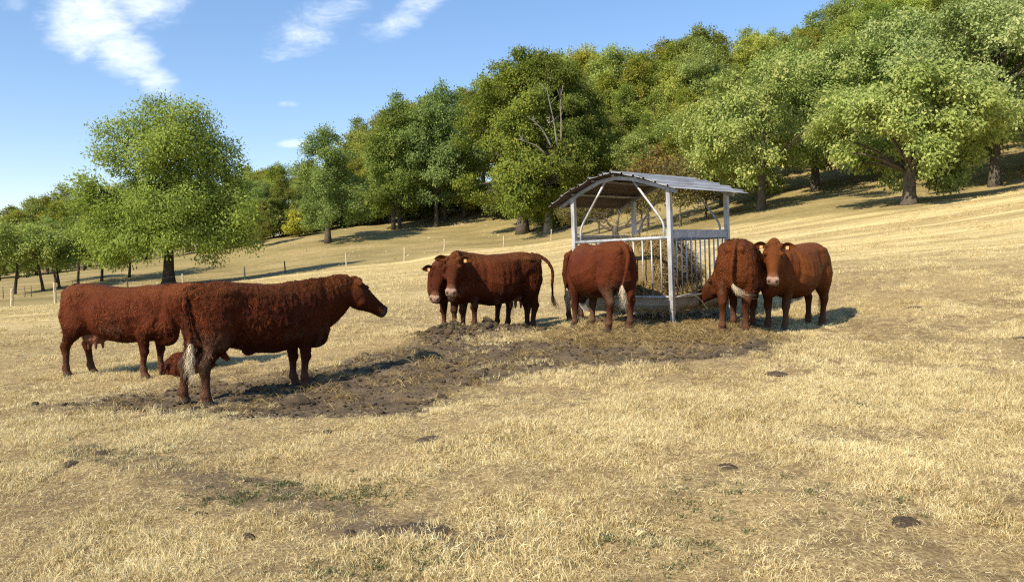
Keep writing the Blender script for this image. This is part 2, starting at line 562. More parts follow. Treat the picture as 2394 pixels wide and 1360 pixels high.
principled(t_, out_, c_, 0.55, 0.35, t_.bump(n_, 0.15, 0.02), 0.4)
M['steel'] = m_
M['steel_dull'] = mat_simple('weathered_steel', (0.36, 0.375, 0.39), 0.55, 0.45, 0.4, 0.35, 9.0, 0.1)
M['sheet'] = mat_simple('roof_sheet', (0.40, 0.405, 0.405), 0.55, 0.15, 0.4, 0.35, 2.6, 0.08, (0.5, 2.5, 1), (0.25, 0.225, 0.20))
M['sheet_under'] = mat_simple('rusty_shade_toned_underside', (0.135, 0.105, 0.085), 0.85, 0.0, 0.2, 0.45, 5.0, 0.1, (0.4, 2, 1))  # rust brown, with the shade under the roof darkened into the colour
M['trough'] = mat_simple('trough_sheet', (0.36, 0.35, 0.32), 0.6, 0.25, 0.4, 0.30, 4.0, 0.1, (1, 1, 0.4), (0.30, 0.25, 0.17))
M['post'] = mat_simple('split_post_wood', (0.52, 0.44, 0.30), 0.85, 0, 0.2, 0.5, 6.0, 0.4, (5, 5, 0.8))
M['post_dark'] = mat_simple('old_post_wood', (0.13, 0.105, 0.075), 0.9, 0, 0.2, 0.5, 6.0, 0.4, (5, 5, 0.8))
M['wire'] = mat_simple('fence_wire', (0.25, 0.24, 0.22), 0.6, 0.6)
M['eye'] = mat_simple('eye', (0.012, 0.008, 0.006), 0.12, 0, 0.6)
M['tag'] = mat_simple('ear_tag_plastic', (0.62, 0.36, 0.15), 0.5)
M['horn'] = mat_simple('horn', (0.42, 0.34, 0.24), 0.5, 0, 0.4, 0.4, 12.0, 0.1)
M['hair'] = mat_straw('tail_hair', [(0.2, (0.33, 0.21, 0.12)), (0.45, (0.62, 0.50, 0.33)), (0.8, (0.82, 0.74, 0.58))], 0.15)
M['hair_brown'] = mat_straw('brown_tail_hair', [(0.2, (0.10, 0.04, 0.02)), (0.6, (0.24, 0.12, 0.06)), (0.9, (0.60, 0.48, 0.32))], 0.15)
M['dung'] = mat_simple('dung', (0.115, 0.085, 0.058), 0.9, 0, 0.1, 0.6, 9.0, 1.0)
M['mudclod'] = mat_simple('mud_clod', (0.105, 0.078, 0.050), 0.95, 0, 0.1, 0.55, 11.0, 0.8)
M['stone'] = mat_simple('pale_stone', (0.46, 0.40, 0.29), 0.9, 0, 0.2, 0.3, 9.0, 0.5)
M['bale'] = mat_simple('bale_hay', (0.27, 0.20, 0.085), 0.95, 0, 0.1, 0.65, 26.0, 1.0, (0.4, 2.5, 2.5))
M['twine'] = mat_simple('twine', (0.62, 0.55, 0.40), 0.8)


# ------------------------------------------------------------------ object helpers
def link(o, parent=None):
    col.objects.link(o)
    if parent is not None:
        o.parent = parent
    return o


def mesh_obj(name, verts, faces, mat, parent=None, smooth=True, attrs=None):
    me = bpy.data.meshes.new(name)
    if isinstance(verts, np.ndarray):
        verts_l = verts.tolist()
    else:
        verts_l = verts
    me.from_pydata(verts_l, [], faces.tolist() if isinstance(faces, np.ndarray) else faces)
    finish_mesh(me, mat, smooth, attrs)
    return link(bpy.data.objects.new(name, me), parent)


def finish_mesh(me, mat, smooth=True, attrs=None):
    if attrs:
        for k, v in attrs.items():
            v = np.asarray(v, np.float32)
            if v.ndim == 2:
                a = me.attributes.new(k, 'FLOAT_COLOR', 'POINT')
                a.data.foreach_set('color', np.concatenate([v, np.ones((len(v), 1), np.float32)], 1).ravel())
            else:
                a = me.attributes.new(k, 'FLOAT', 'POINT')
                a.data.foreach_set('value', v)
    if mat is not None:
        me.materials.append(mat)
    me.polygons.foreach_set('use_smooth', [smooth] * len(me.polygons))
    me.update()


def fast_quads(name, verts, nq, mat, attrs=None, smooth=False):
    """mesh of nq loose quads, verts is (nq*4,3)"""
    me = bpy.data.meshes.new(name)
    me.vertices.add(nq * 4)
    me.vertices.foreach_set('co', verts.astype(np.float32).ravel())
    me.loops.add(nq * 4)
    me.loops.foreach_set('vertex_index', np.arange(nq * 4, dtype=np.int32))
    me.polygons.add(nq)
    me.polygons.foreach_set('loop_start', np.arange(0, nq * 4, 4, dtype=np.int32))
    me.update(calc_edges=True)
    finish_mesh(me, mat, smooth, attrs)
    return me


def tag(o, label, cat=None, group=None, kind=None):
    o['label'] = label
    if cat:
        o['category'] = cat
    if group:
        o['group'] = group
    if kind:
        o['kind'] = kind
    return o


def empty(name, loc, rz=0.0):
    o = bpy.data.objects.new(name, None)
    o.empty_display_size = 0.3
    o.location = loc
    o.rotation_euler = (0, 0, rz)
    return link(o)


class MB:
    """collects simple shapes into one mesh"""
    def __init__(self):
        self.v, self.f = [], []

    def add(self, v, f):
        b = len(self.v)
        self.v += [tuple(p) for p in v]
        self.f += [tuple(i + b for i in q) for q in f]
        return self

    def box_between(self, a, b, w, h, up=(0, 0, 1)):
        a, b = Vector(a), Vector(b)
        t = (b - a).normalized()
        s = t.cross(Vector(up))
        if s.length < 1e-4:
            s = t.cross(Vector((1, 0, 0)))
        s.normalize()
        u = s.cross(t)
        vs = []
        for p in (a, b):
            for i, j in ((-1, -1), (1, -1), (1, 1), (-1, 1)):
                vs.append(p + s * (i * w / 2) + u * (j * h / 2))
        return self.add(vs, [(0, 3, 2, 1), (4, 5, 6, 7), (0, 1, 5, 4), (1, 2, 6, 5), (2, 3, 7, 6), (3, 0, 4, 7)])

    def tube(self, pts, rad, n=8, caps=True):
        v, f = tube_geo(pts, rad, n, caps)
        return self.add(v, f)

    def build(self, name, mat, parent=None, smooth=False):
        return mesh_obj(name, self.v, self.f, mat, parent, smooth)


def tube_geo(pts, rad, n=8, caps=True):
    pts = [Vector(p) for p in pts]
    if not isinstance(rad, (list, tuple, np.ndarray)):
        rad = [rad] * len(pts)
    v, f = [], []
    prev = None
    for i, p in enumerate(pts):
        t = (pts[min(i + 1, len(pts) - 1)] - pts[max(i - 1, 0)]).normalized()
        if prev is None:
            s = t.cross(Vector((0, 0, 1)))
            if s.length < 1e-3:
                s = t.cross(Vector((1, 0, 0)))
        else:
            s = prev - t * prev.dot(t)
        s.normalize()
        prev = s.copy()
        u = t.cross(s)
        r = rad[i]
        for k in range(n):
            a = 2 * math.pi * k / n
            v.append(p + s * (math.cos(a) * r) + u * (math.sin(a) * r))
    for i in range(len(pts) - 1):
        for k in range(n):
            k2 = (k + 1) % n
            f.append((i * n + k, i * n + k2, (i + 1) * n + k2, (i + 1) * n + k))
    if caps:
        f.append(tuple(range(n - 1, -1, -1)))
        b = (len(pts) - 1) * n
        f.append(tuple(b + k for k in range(n)))
    return v, f


def catmull(pts, n):
    """n points on a Catmull-Rom curve through pts"""
    P = np.array(pts, float)
    P = np.vstack([2 * P[0] - P[1], P, 2 * P[-1] - P[-2]])
    m = len(P) - 3
    out = []
    for t in np.linspace(0, m - 1e-6, n):
        i = int(t)
        u = t - i
        a, b, c, d = P[i:i + 4]
        out.append(0.5 * ((2 * b) + (-a + c) * u + (2 * a - 5 * b + 4 * c - d) * u * u + (-a + 3 * b - 3 * c + d) * u ** 3))
    return np.array(out)


# ------------------------------------------------------------------ ground sheet
def axis(lo, hi, a, b, step, grow=1.07):
    mid = list(np.arange(a, b + 1e-6, step))
    s, p = step, b
    right = []
    while p < hi:
        s *= grow
        p += s
        right.append(p)
    s, p = step, a
    left = []
    while p > lo:
        s *= grow
        p -= s
        left.append(p)
    return np.array(left[::-1] + mid + right)


gxs = axis(-420, 420, -8.5, 8.5, 0.07)
gys = axis(-60, 520, 3.2, 16.5, 0.07)
GX, GY = np.meshgrid(gxs, gys)
GZ = ground_z(GX, GY)
nx, ny = len(gxs), len(gys)
idx = np.arange(nx * ny).reshape(ny, nx)
gf = np.stack([idx[:-1, :-1], idx[:-1, 1:], idx[1:, 1:], idx[1:, :-1]], -1).reshape(-1, 4)
gv = np.stack([GX, GY, GZ], -1).reshape(-1, 3)
ground = mesh_obj('ground', gv, gf, M['ground'], None, True,
                  {'mud': np.maximum(mud_mask(GX, GY), track_mask(GX, GY) * 0.52).ravel(), 'hay': hay_mask(GX, GY).ravel(), 'pasture': np.clip(field_edge(GX, GY), -3, 3).ravel()})
tag(ground, 'dry straw coloured meadow rising to the right', None, None, 'structure')


# ------------------------------------------------------------------ scattering of countless small stuff (geometry nodes)
def blade_mesh(name, mat, seed, n, hmin, hmax, wid, spread, lean, flat=0.0):
    rng = np.random.default_rng(seed)
    V, F, T = [], [], []
    for i in range(n):
        a = rng.uniform(0, 2 * math.pi)
        r = spread * math.sqrt(rng.uniform(0, 1))
        p = np.array([math.cos(a) * r, math.sin(a) * r, -0.006])
        h = rng.uniform(hmin, hmax)
        b = rng.uniform(0, 2 * math.pi)
        out = np.array([math.cos(b), math.sin(b), 0])
        le = rng.uniform(0.2, 1.0) * lean + flat * rng.uniform(0.6, 1.4)
        up = np.array([0, 0, 1.0])
        d1 = out * math.sin(le * 0.6) + up * math.cos(le * 0.6)
        d2 = out * math.sin(min(1.75, le * 1.35)) + up * math.cos(min(1.75, le * 1.35))
        c = rng.uniform(0, 2 * math.pi)
        s = np.cross(d1, [math.cos(c), math.sin(c), 0.3])
        s = s / (np.linalg.norm(s) + 1e-9) * wid * rng.uniform(0.6, 1.2) * 0.5
        m = p + d1 * h * 0.5
        t = m + d2 * h * 0.5
        base = len(V)
        V += [p - s, p + s, m + s * 0.8, m - s * 0.8, t]
        F += [(base, base + 1, base + 2, base + 3), (base + 3, base + 2, base + 4)]
        tn = rng.uniform(0, 1)
        T += [tn * 0.8, tn * 0.8, tn, tn, min(1, tn * 1.1)]
    me = bpy.data.meshes.new(name)
    me.from_pydata([tuple(v) for v in V], [], F)
    finish_mesh(me, mat, False, {'tint': T})
    return me


def lump_mesh(name, mat, seed, sub=2, flat=0.6, amp=0.5):
    bm = bmesh.new()
    bmesh.ops.create_icosphere(bm, subdivisions=sub, radius=1.0)
    for v in bm.verts:
        c = np.array(v.co)
        n = float(fbm([c[0] * 1.6 + seed], [c[1] * 1.6], [c[2] * 1.6], seed=seed, octv=3)[0])
        v.co = v.co * (1 + (n - 0.5) * 2 * amp)
        v.co.z *= flat
    me = bpy.data.meshes.new(name)
    bm.to_mesh(me)
    bm.free()
    finish_mesh(me, mat, sub > 2)
    return me


def scatter(name, pts, rots, scl, ids, meshes, label):
    """one object: instances of the given little meshes on points"""
    src = bpy.data.collections.new(name + '_pieces')
    for i, me in enumerate(meshes):
        src.objects.link(bpy.data.objects.new('%s_piece_%02d' % (name, i), me))
    me = bpy.data.meshes.new(name)
    n = len(pts)
    me.vertices.add(n)
    me.vertices.foreach_set('co', np.asarray(pts, np.float32).ravel())
    a = me.attributes.new('rot', 'FLOAT_VECTOR', 'POINT')
    a.data.foreach_set('vector', np.asarray(rots, np.float32).ravel())
    a = me.attributes.new('scl', 'FLOAT', 'POINT')
    a.data.foreach_set('value', np.asarray(scl, np.float32))
    a = me.attributes.new('pick', 'INT', 'POINT')
    a.data.foreach_set('value', np.asarray(ids, np.int32))
    me.update()
    o = link(bpy.data.objects.new(name, me))
    g = bpy.data.node_groups.new(name + '_scatter', 'GeometryNodeTree')
    g.interface.new_socket('Geometry', in_out='INPUT', socket_type='NodeSocketGeometry')
    g.interface.new_socket('Geometry', in_out='OUTPUT', socket_type='NodeSocketGeometry')
    gi, go = g.nodes.new('NodeGroupInput'), g.nodes.new('NodeGroupOutput')
    ci = g.nodes.new('GeometryNodeCollectionInfo')
    ci.inputs['Collection'].default_value = src
    ci.inputs['Separate Children'].default_value = True
    ci.inputs['Reset Children'].default_value = True

    def na(nm, dt):
        k = g.nodes.new('GeometryNodeInputNamedAttribute')
        k.data_type = dt
        k.inputs['Name'].default_value = nm
        return k.outputs['Attribute']
    ip = g.nodes.new('GeometryNodeInstanceOnPoints')
    ip.inputs['Pick Instance'].default_value = True
    e2r = g.nodes.new('FunctionNodeEulerToRotation')
    L = g.links
    L.new(gi.outputs[0], ip.inputs['Points'])
    L.new(ci.outputs[0], ip.inputs['Instance'])
    L.new(na('pick', 'INT'), ip.inputs['Instance Index'])
    L.new(na('rot', 'FLOAT_VECTOR'), e2r.inputs[0])
    L.new(e2r.outputs[0], ip.inputs['Rotation'])
    L.new(na('scl', 'FLOAT'), ip.inputs['Scale'])
    L.new(ip.outputs[0], go.inputs[0])
    md = o.modifiers.new('scatter', 'NODES')
    md.node_group = g
    return tag(o, label, None, None, 'stuff')


def frustum_points(rng, n, d0, d1, margin=1.4, power=1.0):
    """n random ground points inside the viewed wedge, even per area"""
    d = np.sqrt(rng.uniform(d0 ** 2, d1 ** 2, n))
    px = rng.uniform(-1, 1, n) * (1197 / FPX) * margin
    return d * px, d


rng = np.random.default_rng(7)
tufts = [blade_mesh('tuft', M['straw'], 100 + i, 28, 0.022, 0.068, 0.0038, 0.05, 1.2) for i in range(6)]
tufts += [blade_mesh('tall_tuft', M['straw'], 120 + i, 28, 0.04, 0.105, 0.004, 0.045, 1.05) for i in range(3)]
tufts += [blade_mesh('litter', M['straw'], 130 + i, 18, 0.04, 0.10, 0.0038, 0.09, 0.3, 1.2) for i in range(4)]

PX, PY, SC, DN = [], [], [], []
for n, d0, d1, s in ((42000, 3.0, 9, 0.95), (47000, 9, 18, 1.05), (33000, 18, 34, 1.4), (19000, 34, 64, 1.8)):
    x, y = frustum_points(rng, n, d0, d1)
    dens = fbm(x * 1.5, y * 1.5, seed=61, octv=3) * 0.62 + fbm(x * 0.45, y * 0.45, seed=62, octv=2) * 0.38
    keep = rng.uniform(0, 1, n) < sstep(0.34, 0.60, dens) * 0.72 + 0.28
    keep &= rng.uniform(0, 1, n) > np.maximum(mud_mask(x, y) ** 1.5 * 1.1 - 0.02, track_mask(x, y) * 0.7)
    keep &= (field_edge(x, y) < 0.15)
    x, y, dens = x[keep], y[keep], dens[keep]
    PX.append(x); PY.append(y); DN.append(dens)
    SC.append(s * rng.uniform(0.6, 1.2, len(x)) * (0.72 + 0.55 * sstep(0.40, 0.68, dens)))
PX, PY, SC, DN = map(np.concatenate, (PX, PY, SC, DN))
ids = rng.integers(0, 13, len(PX))
ids = np.where((DN < 0.45) & (rng.uniform(0, 1, len(PX)) < 0.8), rng.integers(9, 13, len(PX)), ids)
tall = fbm(PX * 0.9, PY * 0.9, seed=63, octv=3)
ids = np.where((ids >= 6) & (ids < 9) & (tall < 0.52), ids - 6, ids)
rots = np.stack([rng.normal(0, 0.12, len(PX)), rng.normal(0, 0.12, len(PX)), rng.uniform(0, 6.283, len(PX))], 1)
scatter('dry_grass', np.stack([PX, PY, ground_z(PX, PY)], 1), rots, SC, ids, tufts, 'short dry yellow grass tufts all over the meadow')

# low green weeds in a few hollows
weeds = [blade_mesh('weed', M['weed'], 150 + i, 24, 0.015, 0.04, 0.009, 0.06, 1.1) for i in range(3)]
WX, WY = [], []
for px, row, d, rr, n in ((650, 1140, 6.0, 0.35, 90), (840, 1155, 5.9, 0.22, 60), (1010, 1300, 4.6, 0.25, 40), (1510, 1275, 4.7, 0.3, 60), (2050, 935, 8.2, 0.22, 60), (1700, 1170, 5.6, 0.3, 25),
                          (330, 1060, 6.9, 0.5, 60), (820, 1345, 4.5, 0.3, 50), (2100, 1180, 5.5, 0.3, 20)):
    # find the ground distance for this pixel
    ds = np.linspace(3.5, 30, 1200)
    pts = np.array([at(px, row, k) for k in ds])
    k = np.argmax(pts[:, 2] < base_z(pts[:, 0], pts[:, 1]))
    WX.append(pts[k, 0] + rng.normal(0, rr * 0.9, n)); WY.append(pts[k, 1] + rng.normal(0, rr * 0.7, n))
WX, WY = np.concatenate(WX), np.concatenate(WY)
scatter('green_weeds', np.stack([WX, WY, ground_z(WX, WY)], 1), np.stack([0 * WX, 0 * WX, rng.uniform(0, 6.28, len(WX))], 1), rng.uniform(0.6, 1.1, len(WX)),
        rng.integers(0, 3, len(WX)), weeds, 'low green weeds in patches among the dry grass')

# clods of trampled dung and earth
clods = [lump_mesh('clod', M['mudclod'], 200 + i, 2, 0.62, 0.55) for i in range(6)]
x = rng.uniform(-6, 5.5, 110000); y = rng.uniform(8.5, 17, 110000)
mk = mud_mask(x, y)
ridge = 1 - sstep(0.3, 1.2, np.hypot((x + 0.75) / 1.5, (y - 13.75) / 0.6))
keep = rng.uniform(0, 1, len(x)) < sstep(0.3, 0.9, mk) * (0.13 + 0.35 * ridge)
x, y, ridge = x[keep], y[keep], ridge[keep]
s = rng.lognormal(-4.35, 0.55, len(x)) * (1 + 0.75 * ridge)
scatter('mud_clods', np.stack([x, y, ground_z(x, y) + s * 0.12], 1), rng.uniform(0, 6.28, (len(x), 3)) * np.array([0.06, 0.06, 1]), s, rng.integers(0, 6, len(x)), clods,
        'crumbly dark clods of trampled dung and earth by the feeder')

# dropped hay round the feeder and strewn straw in the mud
hays = [blade_mesh('hay_wisp', M['hay'], 170 + i, 26, 0.08, 0.20, 0.0045, 0.11, 0.25, 1.2) for i in range(5)]
x = rng.uniform(-5, 5.5, 30000); y = rng.uniform(9, 17, 30000)
pr = sstep(0.1, 0.8, hay_mask(x, y)) * 0.24 + mud_mask(x, y) * 0.055
keep = rng.uniform(0, 1, len(x)) < pr
x, y = x[keep], y[keep]
scatter('hay_litter', np.stack([x, y, ground_z(x, y) + 0.004], 1), np.stack([rng.normal(0, 0.1, len(x)), rng.normal(0, 0.1, len(x)), rng.uniform(0, 6.28, len(x))], 1),
        rng.uniform(0.6, 1.15, len(x)), rng.integers(0, 5, len(x)), hays, 'loose hay dropped on the ground around the feeder')


# ------------------------------------------------------------------ trees
def leaf_cloud(name, mat, centres, outs, per, sigma, leaf, droop, rng, aspect=0.55, jag=0.7, tone=None):
    """leaf-sized faces round cluster centres"""
    n = len(centres) * per
    c = np.repeat(centres, per, 0)
    o = np.repeat(outs, per, 0)
    ct = rng.uniform(0, 1, len(centres))
    if tone is not None:
        ct = ct * 0.4 + tone * 0.6
    ct = np.repeat(ct, per)
    p = c + rng.normal(0, 1, (n, 3)) * np.array([1, 1, 0.7]) * sigma
    axis_ = o * 0.45 + rng.normal(0, 0.55, (n, 3)) + np.array([0, 0, -droop])
    axis_ /= np.linalg.norm(axis_, axis=1, keepdims=True) + 1e-9
    nrm = o * 0.75 + np.array([0, 0, 0.5]) + rng.normal(0, jag * 0.5, (n, 3))
    side = np.cross(axis_, nrm)
    side /= np.linalg.norm(side, axis=1, keepdims=True) + 1e-9
    L = leaf * rng.uniform(0.6, 1.35, (n, 1))
    W = L * aspect
    v = np.empty((n, 4, 3))
    v[:, 0] = p
    v[:, 1] = p + axis_ * L * 0.45 + side * W * 0.5
    v[:, 2] = p + axis_ * L
    v[:, 3] = p + axis_ * L * 0.5 - side * W * 0.5
    tint = np.clip(ct * 0.45 + rng.uniform(0, 1, n) * 0.55, 0, 1)
    return fast_quads(name, v.reshape(-1, 3), n, mat, {'tint': np.repeat(tint, 4)})


def crown_clusters(rng, R3, cz, nl, lr, ncl, lobes=None, low=-0.75, keep_in=0.16, sub=5):
    """clusters on the outside of many lobes filling an ellipsoid"""
    R3 = np.array(R3, float)
    c0 = np.array([0, 0, cz])
    if lobes is None:
        L = []
        while len(L) < nl:
            d = rng.normal(0, 1, 3)
            d /= np.linalg.norm(d)
            if d[2] < low:
                continue
            L.append((*(c0 + d * R3 * (1 - lr * 0.75) * rng.uniform(0.55, 1.13)), lr * R3.mean() * rng.uniform(0.6, 1.3)))
        L.append((0, 0, cz, 0.55 * R3.min()))
        L = np.array(L)
    else:
        L = np.array(lobes, float)
    main = L
    if sub:
        S = []
        for l in L:
            for k in range(sub):
                dd = rng.normal(0, 1, 3)
                dd /= np.linalg.norm(dd)
                dd[2] = dd[2] * 0.8 + 0.12
                S.append((*(l[:3] + dd * l[3] * rng.uniform(0.45, 0.95)), l[3] * rng.uniform(0.34, 0.60)))
        L = np.array(S)
    area = L[:, 3] ** 2
    pick = rng.choice(len(L), ncl * 3, p=area / area.sum())
    d = rng.normal(0, 1, (len(pick), 3))
    d /= np.linalg.norm(d, axis=1, keepdims=True)
    rad = rng.uniform(0.0, 1.0, (len(pick), 1)) ** 0.35 * 1.05
    pos = L[pick, :3] + d * L[pick, 3:4] * rad * np.array([1, 1, 0.88])
    inside = np.zeros(len(pick), bool)
    for k in range(len(L)):
        dd = np.linalg.norm((pos - L[k, :3]) / L[k, 3], axis=1)
        inside |= (dd < 0.72) & (pick != k)
    keep = ~inside | (rng.uniform(0, 1, len(pick)) < keep_in)
    pos = pos[keep][:ncl]
    lobe_tone = rng.uniform(0, 1, len(L))[pick[keep][:ncl]]
    out = pos - L[pick[keep][:ncl], :3] * 0.8 - c0 * 0.2
    out /= np.linalg.norm(out, axis=1, keepdims=True) + 1e-9
    return pos, out, main, lobe_tone


def wood_mesh(name, mat, rng, height, tr, lobes, split=0.45, clusters=None, twigs=0, lean=(0, 0), flare=1.6, base_h=0.25):
    """trunk, limbs to each lobe and some twigs, as one mesh"""
    mb = MB()
    top = split * height
    n = 9
    tp = []
    wob = rng.normal(0, 0.02 * height / 8, (n, 2))
    wob[0] = 0
    for i in range(n):
        t = i / (n - 1)
        tp.append((lean[0] * t + wob[i, 0] * t, lean[1] * t + wob[i, 1] * t, -0.25 + (top + 0.25) * t))
    rad = [tr * (flare if i == 0 else (1.18 if i == 1 else 1.0)) * (1 - 0.45 * i / (n - 1)) for i in range(n)]
    mb.tube(tp, rad, 9)
    cz = np.array([l[2] for l in lobes])
    leader_top = np.array([lean[0] * 1.2, lean[1] * 1.2, min(height * 0.9, cz.max())])
    a = np.array(tp[-1])
    mb.tube([a, a + (leader_top - a) * 0.5 + np.append(rng.normal(0, 0.15, 2), 0), leader_top], [rad[-1], rad[-1] * 0.55, rad[-1] * 0.15], 6)
    ends = []
    for l in lobes:
        c = np.array(l[:3])
        hz = np.clip(c[2] - np.hypot(c[0], c[1]) * rng.uniform(0.4, 0.8), base_h * height, max(top, base_h * height + 0.1) + (leader_top[2] - top) * 0.5)
        t = np.clip(hz / max(top, 0.1), 0, 1)
        s = np.array([lean[0] * t, lean[1] * t, hz])
        mid = s + (c - s) * 0.5 + np.array([rng.normal(0, 0.12), rng.normal(0, 0.12), 0.12 * np.linalg.norm(c - s)]) * 0.6
        r0 = tr * 0.32 * rng.uniform(0.7, 1.1)
        cv = catmull([s, mid, c], 6)
        mb.tube(cv, np.linspace(r0, r0 * 0.28, 6), 5)
        ends.append((c, mid, r0))
    if clusters is not None and twigs:
        E = np.array([e[0] for e in ends])
        for k in rng.choice(len(clusters), min(twigs, len(clusters)), replace=False):
            c = clusters[k]
            j = np.argmin(np.linalg.norm(E - c, axis=1))
            s = E[j] + (ends[j][1] - E[j]) * rng.uniform(0, 0.6)
            m = (s + c) / 2 + rng.normal(0, 0.08, 3)
            mb.tube([s, m, c], [ends[j][2] * 0.26, ends[j][2] * 0.17, 0.008], 4, False)
    return mb


def column_lobes(seed, rmax, z0, z1, n, r, base=0.75):
    """boughs filling a tall crown that reaches low down"""
    g = np.random.default_rng(seed)
    out = []
    for i in range(n):
        t = (i + g.uniform(0, 1)) / n
        prof = (base + (1 - base) * math.sin(min(1, t / 0.4) * math.pi / 2)) * (1 - max(0, (t - 0.45) / 0.55) ** 1.8 * 0.9)
        a = g.uniform(0, 2 * math.pi)
        q = rmax * prof * math.sqrt(g.uniform(0.15, 1.0)) * g.uniform(0.8, 1.12)
        out.append((math.cos(a) * q, math.sin(a) * q, z0 + (z1 - z0) * t, r * g.uniform(0.7, 1.3) * (0.6 + 0.4 * prof)))
    return out


class TreeKind:
    def __init__(self, name, leaf_mat, bark, seed, R3, cz, height, tr, nl, lr, ncl, per, sigma, leaf, droop, lobes=None, low=-0.75, twigs=60, split=0.5, lean=(0, 0), aspect=0.55, keep_in=0.16, flare=1.6, sub=5):
        rng = np.random.default_rng(seed)
        pos, out, L, tone = crown_clusters(rng, R3, cz, nl, lr, ncl, lobes, low, keep_in, sub)
        self.crown = leaf_cloud(name + '_crown', M[leaf_mat], pos, out, per, sigma * 0.8, leaf, droop, rng, aspect, tone=tone)
        self.wood = None
        mb = wood_mesh(name + '_trunk', M[bark], rng, height, tr, [tuple(l) for l in L], split, pos, twigs, lean, flare)
        me = bpy.data.meshes.new(name + '_trunk')
        me.from_pydata(mb.v, [], mb.f)
        finish_mesh(me, M[bark], True)
        self.wood = me
        self.height = height


def plant(kind, name, x, y, rz, sc, tint, label, cat='tree', group=None, sink=0.0):
    e = empty(name, (x, y, gz(x, y) - sink), rz)
    if not isinstance(sc, (tuple, list)):
        sc = (sc, sc, sc)
    e.scale = sc
    t = link(bpy.data.objects.new('trunk', kind.wood), e)
    c = link(bpy.data.objects.new('crown', kind.crown), e)
    c.color = (*tint, 1)
    tag(e, label, cat, group)
    return e


# ---- the solitary walnut on the left
wl = [(-1.0, 0.3, 10.7, 2.1), (1.4, -0.5, 10.8, 2.1), (3.1, 0.5, 9.6, 1.8), (-2.7, -0.4, 9.7, 1.9), (0.2, 1.6, 9.3, 2.2), (0.6, -1.8, 9.0, 2.2), (4.0, 0.0, 8.2, 1.4), (-2.4, 0.6, 8.0, 1.7),
      (1.9, 0.2, 8.0, 2.0), (-0.6, 0, 7.4, 1.9), (-5.7, 0.4, 7.0, 0.9), (-4.6, -0.6, 5.9, 1.5), (-3.3, 0.8, 5.4, 1.9), (-4.6, -0.2, 4.1, 1.8), (-2.2, -1.5, 4.5, 1.9), (-3.4, 1.2, 3.4, 1.6), (-4.6, 0.1, 2.6, 1.3),
      (0.4, -2.6, 5.4, 2.0), (2.4, -1.4, 5.6, 2.0), (3.9, 0.2, 6.0, 1.8), (4.7, -0.4, 4.6, 1.7), (3.2, 1.3, 4.2, 1.9), (1.6, -2.2, 3.6, 1.7), (0.6, 2.4, 4.6, 2.0), (5.0, 0.4, 3.3, 1.3), (3.4, -0.9, 2.9, 1.3),
      (-1.8, -2.4, 3.0, 1.4), (-0.4, 0.3, 5.5, 2.0), (0.2, -2.9, 2.7, 1.0), (-2.9, -1.2, 2.1, 1.0)]
k_walnut = TreeKind('walnut', 'leaf_walnut', 'bark_dark', 11, (6, 5, 5), 6.5, 12.5, 0.40, 0, 0.3, 3300, 27, 0.42, 0.215, 0.6, wl, twigs=320, split=0.42, aspect=0.42, keep_in=0.30, flare=1.9, sub=9)
wx, wy, _ = at(395, 670, 60)
plant(k_walnut, 'walnut_tree', wx, wy, 0, 1.08, (1.04, 1.0, 0.95), 'big solitary walnut tree with wide crown behind the left cows')

# ---- orchard, woodland and hedge kinds
k_ash = TreeKind('ash', 'leaf_wood', 'bark', 21, (3.4, 3.0, 4.9), 5.6, 10.6, 0.26, 26, 0.28, 1450, 24, 0.32, 0.17, 0.25, column_lobes(210, 2.9, 1.6, 9.7, 30, 1.0, 0.7), twigs=150, split=0.6, keep_in=0.3)
k_wood = []
for i, (R3, cz, h, lm) in enumerate((((3.9, 3.7, 6.0), 7.8, 14.2, 'leaf_wood'), ((4.3, 4.0, 5.8), 8.0, 14.2, 'leaf_wood'), ((3.5, 3.5, 6.4), 7.8, 14.8, 'leaf_beech'),
                                     ((4.6, 4.2, 5.4), 8.1, 14.0, 'leaf_wood'), ((3.9, 3.9, 6.0), 7.6, 14.0, 'leaf_beech'))):
    k_wood.append(TreeKind('woodland_%d' % i, lm, 'bark', 31 + i, R3, cz, h, 0.22, 28, 0.27, 1250, 23, 0.38, 0.245, 0.3, column_lobes(310 + i, R3[0] * 0.82, 2.6, h - 1.2, 34, 1.45, 0.8), twigs=110, split=0.6, keep_in=0.2))
k_beech = TreeKind('beech', 'leaf_beech', 'bark', 41, (7.8, 6.8, 9.4), 9.7, 19.6, 0.55, 56, 0.20, 3600, 27, 0.38, 0.235, 0.75, column_lobes(410, 6.6, 1.9, 18.2, 74, 1.75, 0.95), twigs=200, split=0.55, keep_in=0.15, aspect=0.6)
k_hang = TreeKind('hanging_beech', 'leaf_beech', 'bark_pale', 42, (5.4, 5.4, 8.8), 9.9, 19.2, 0.34, 40, 0.21, 2800, 27, 0.36, 0.235, 0.95, column_lobes(420, 4.6, 3.0, 17.8, 56, 1.5, 0.95), twigs=200, split=0.62, keep_in=0.15, aspect=0.5)
k_orch = [TreeKind('orchard_%d' % i, 'leaf_wood', 'bark_dark', 51 + i, (2.4, 2.3, 1.75), 2.75, 4.4, 0.11, 14, 0.34, 480, 18, 0.24, 0.15, 0.3, twigs=60, split=0.42, lean=ln, keep_in=0.3)
          for i, ln in enumerate(((0.25, 0), (-0.35, 0.1), (0.1, 0.2)))]
k_cherry = []
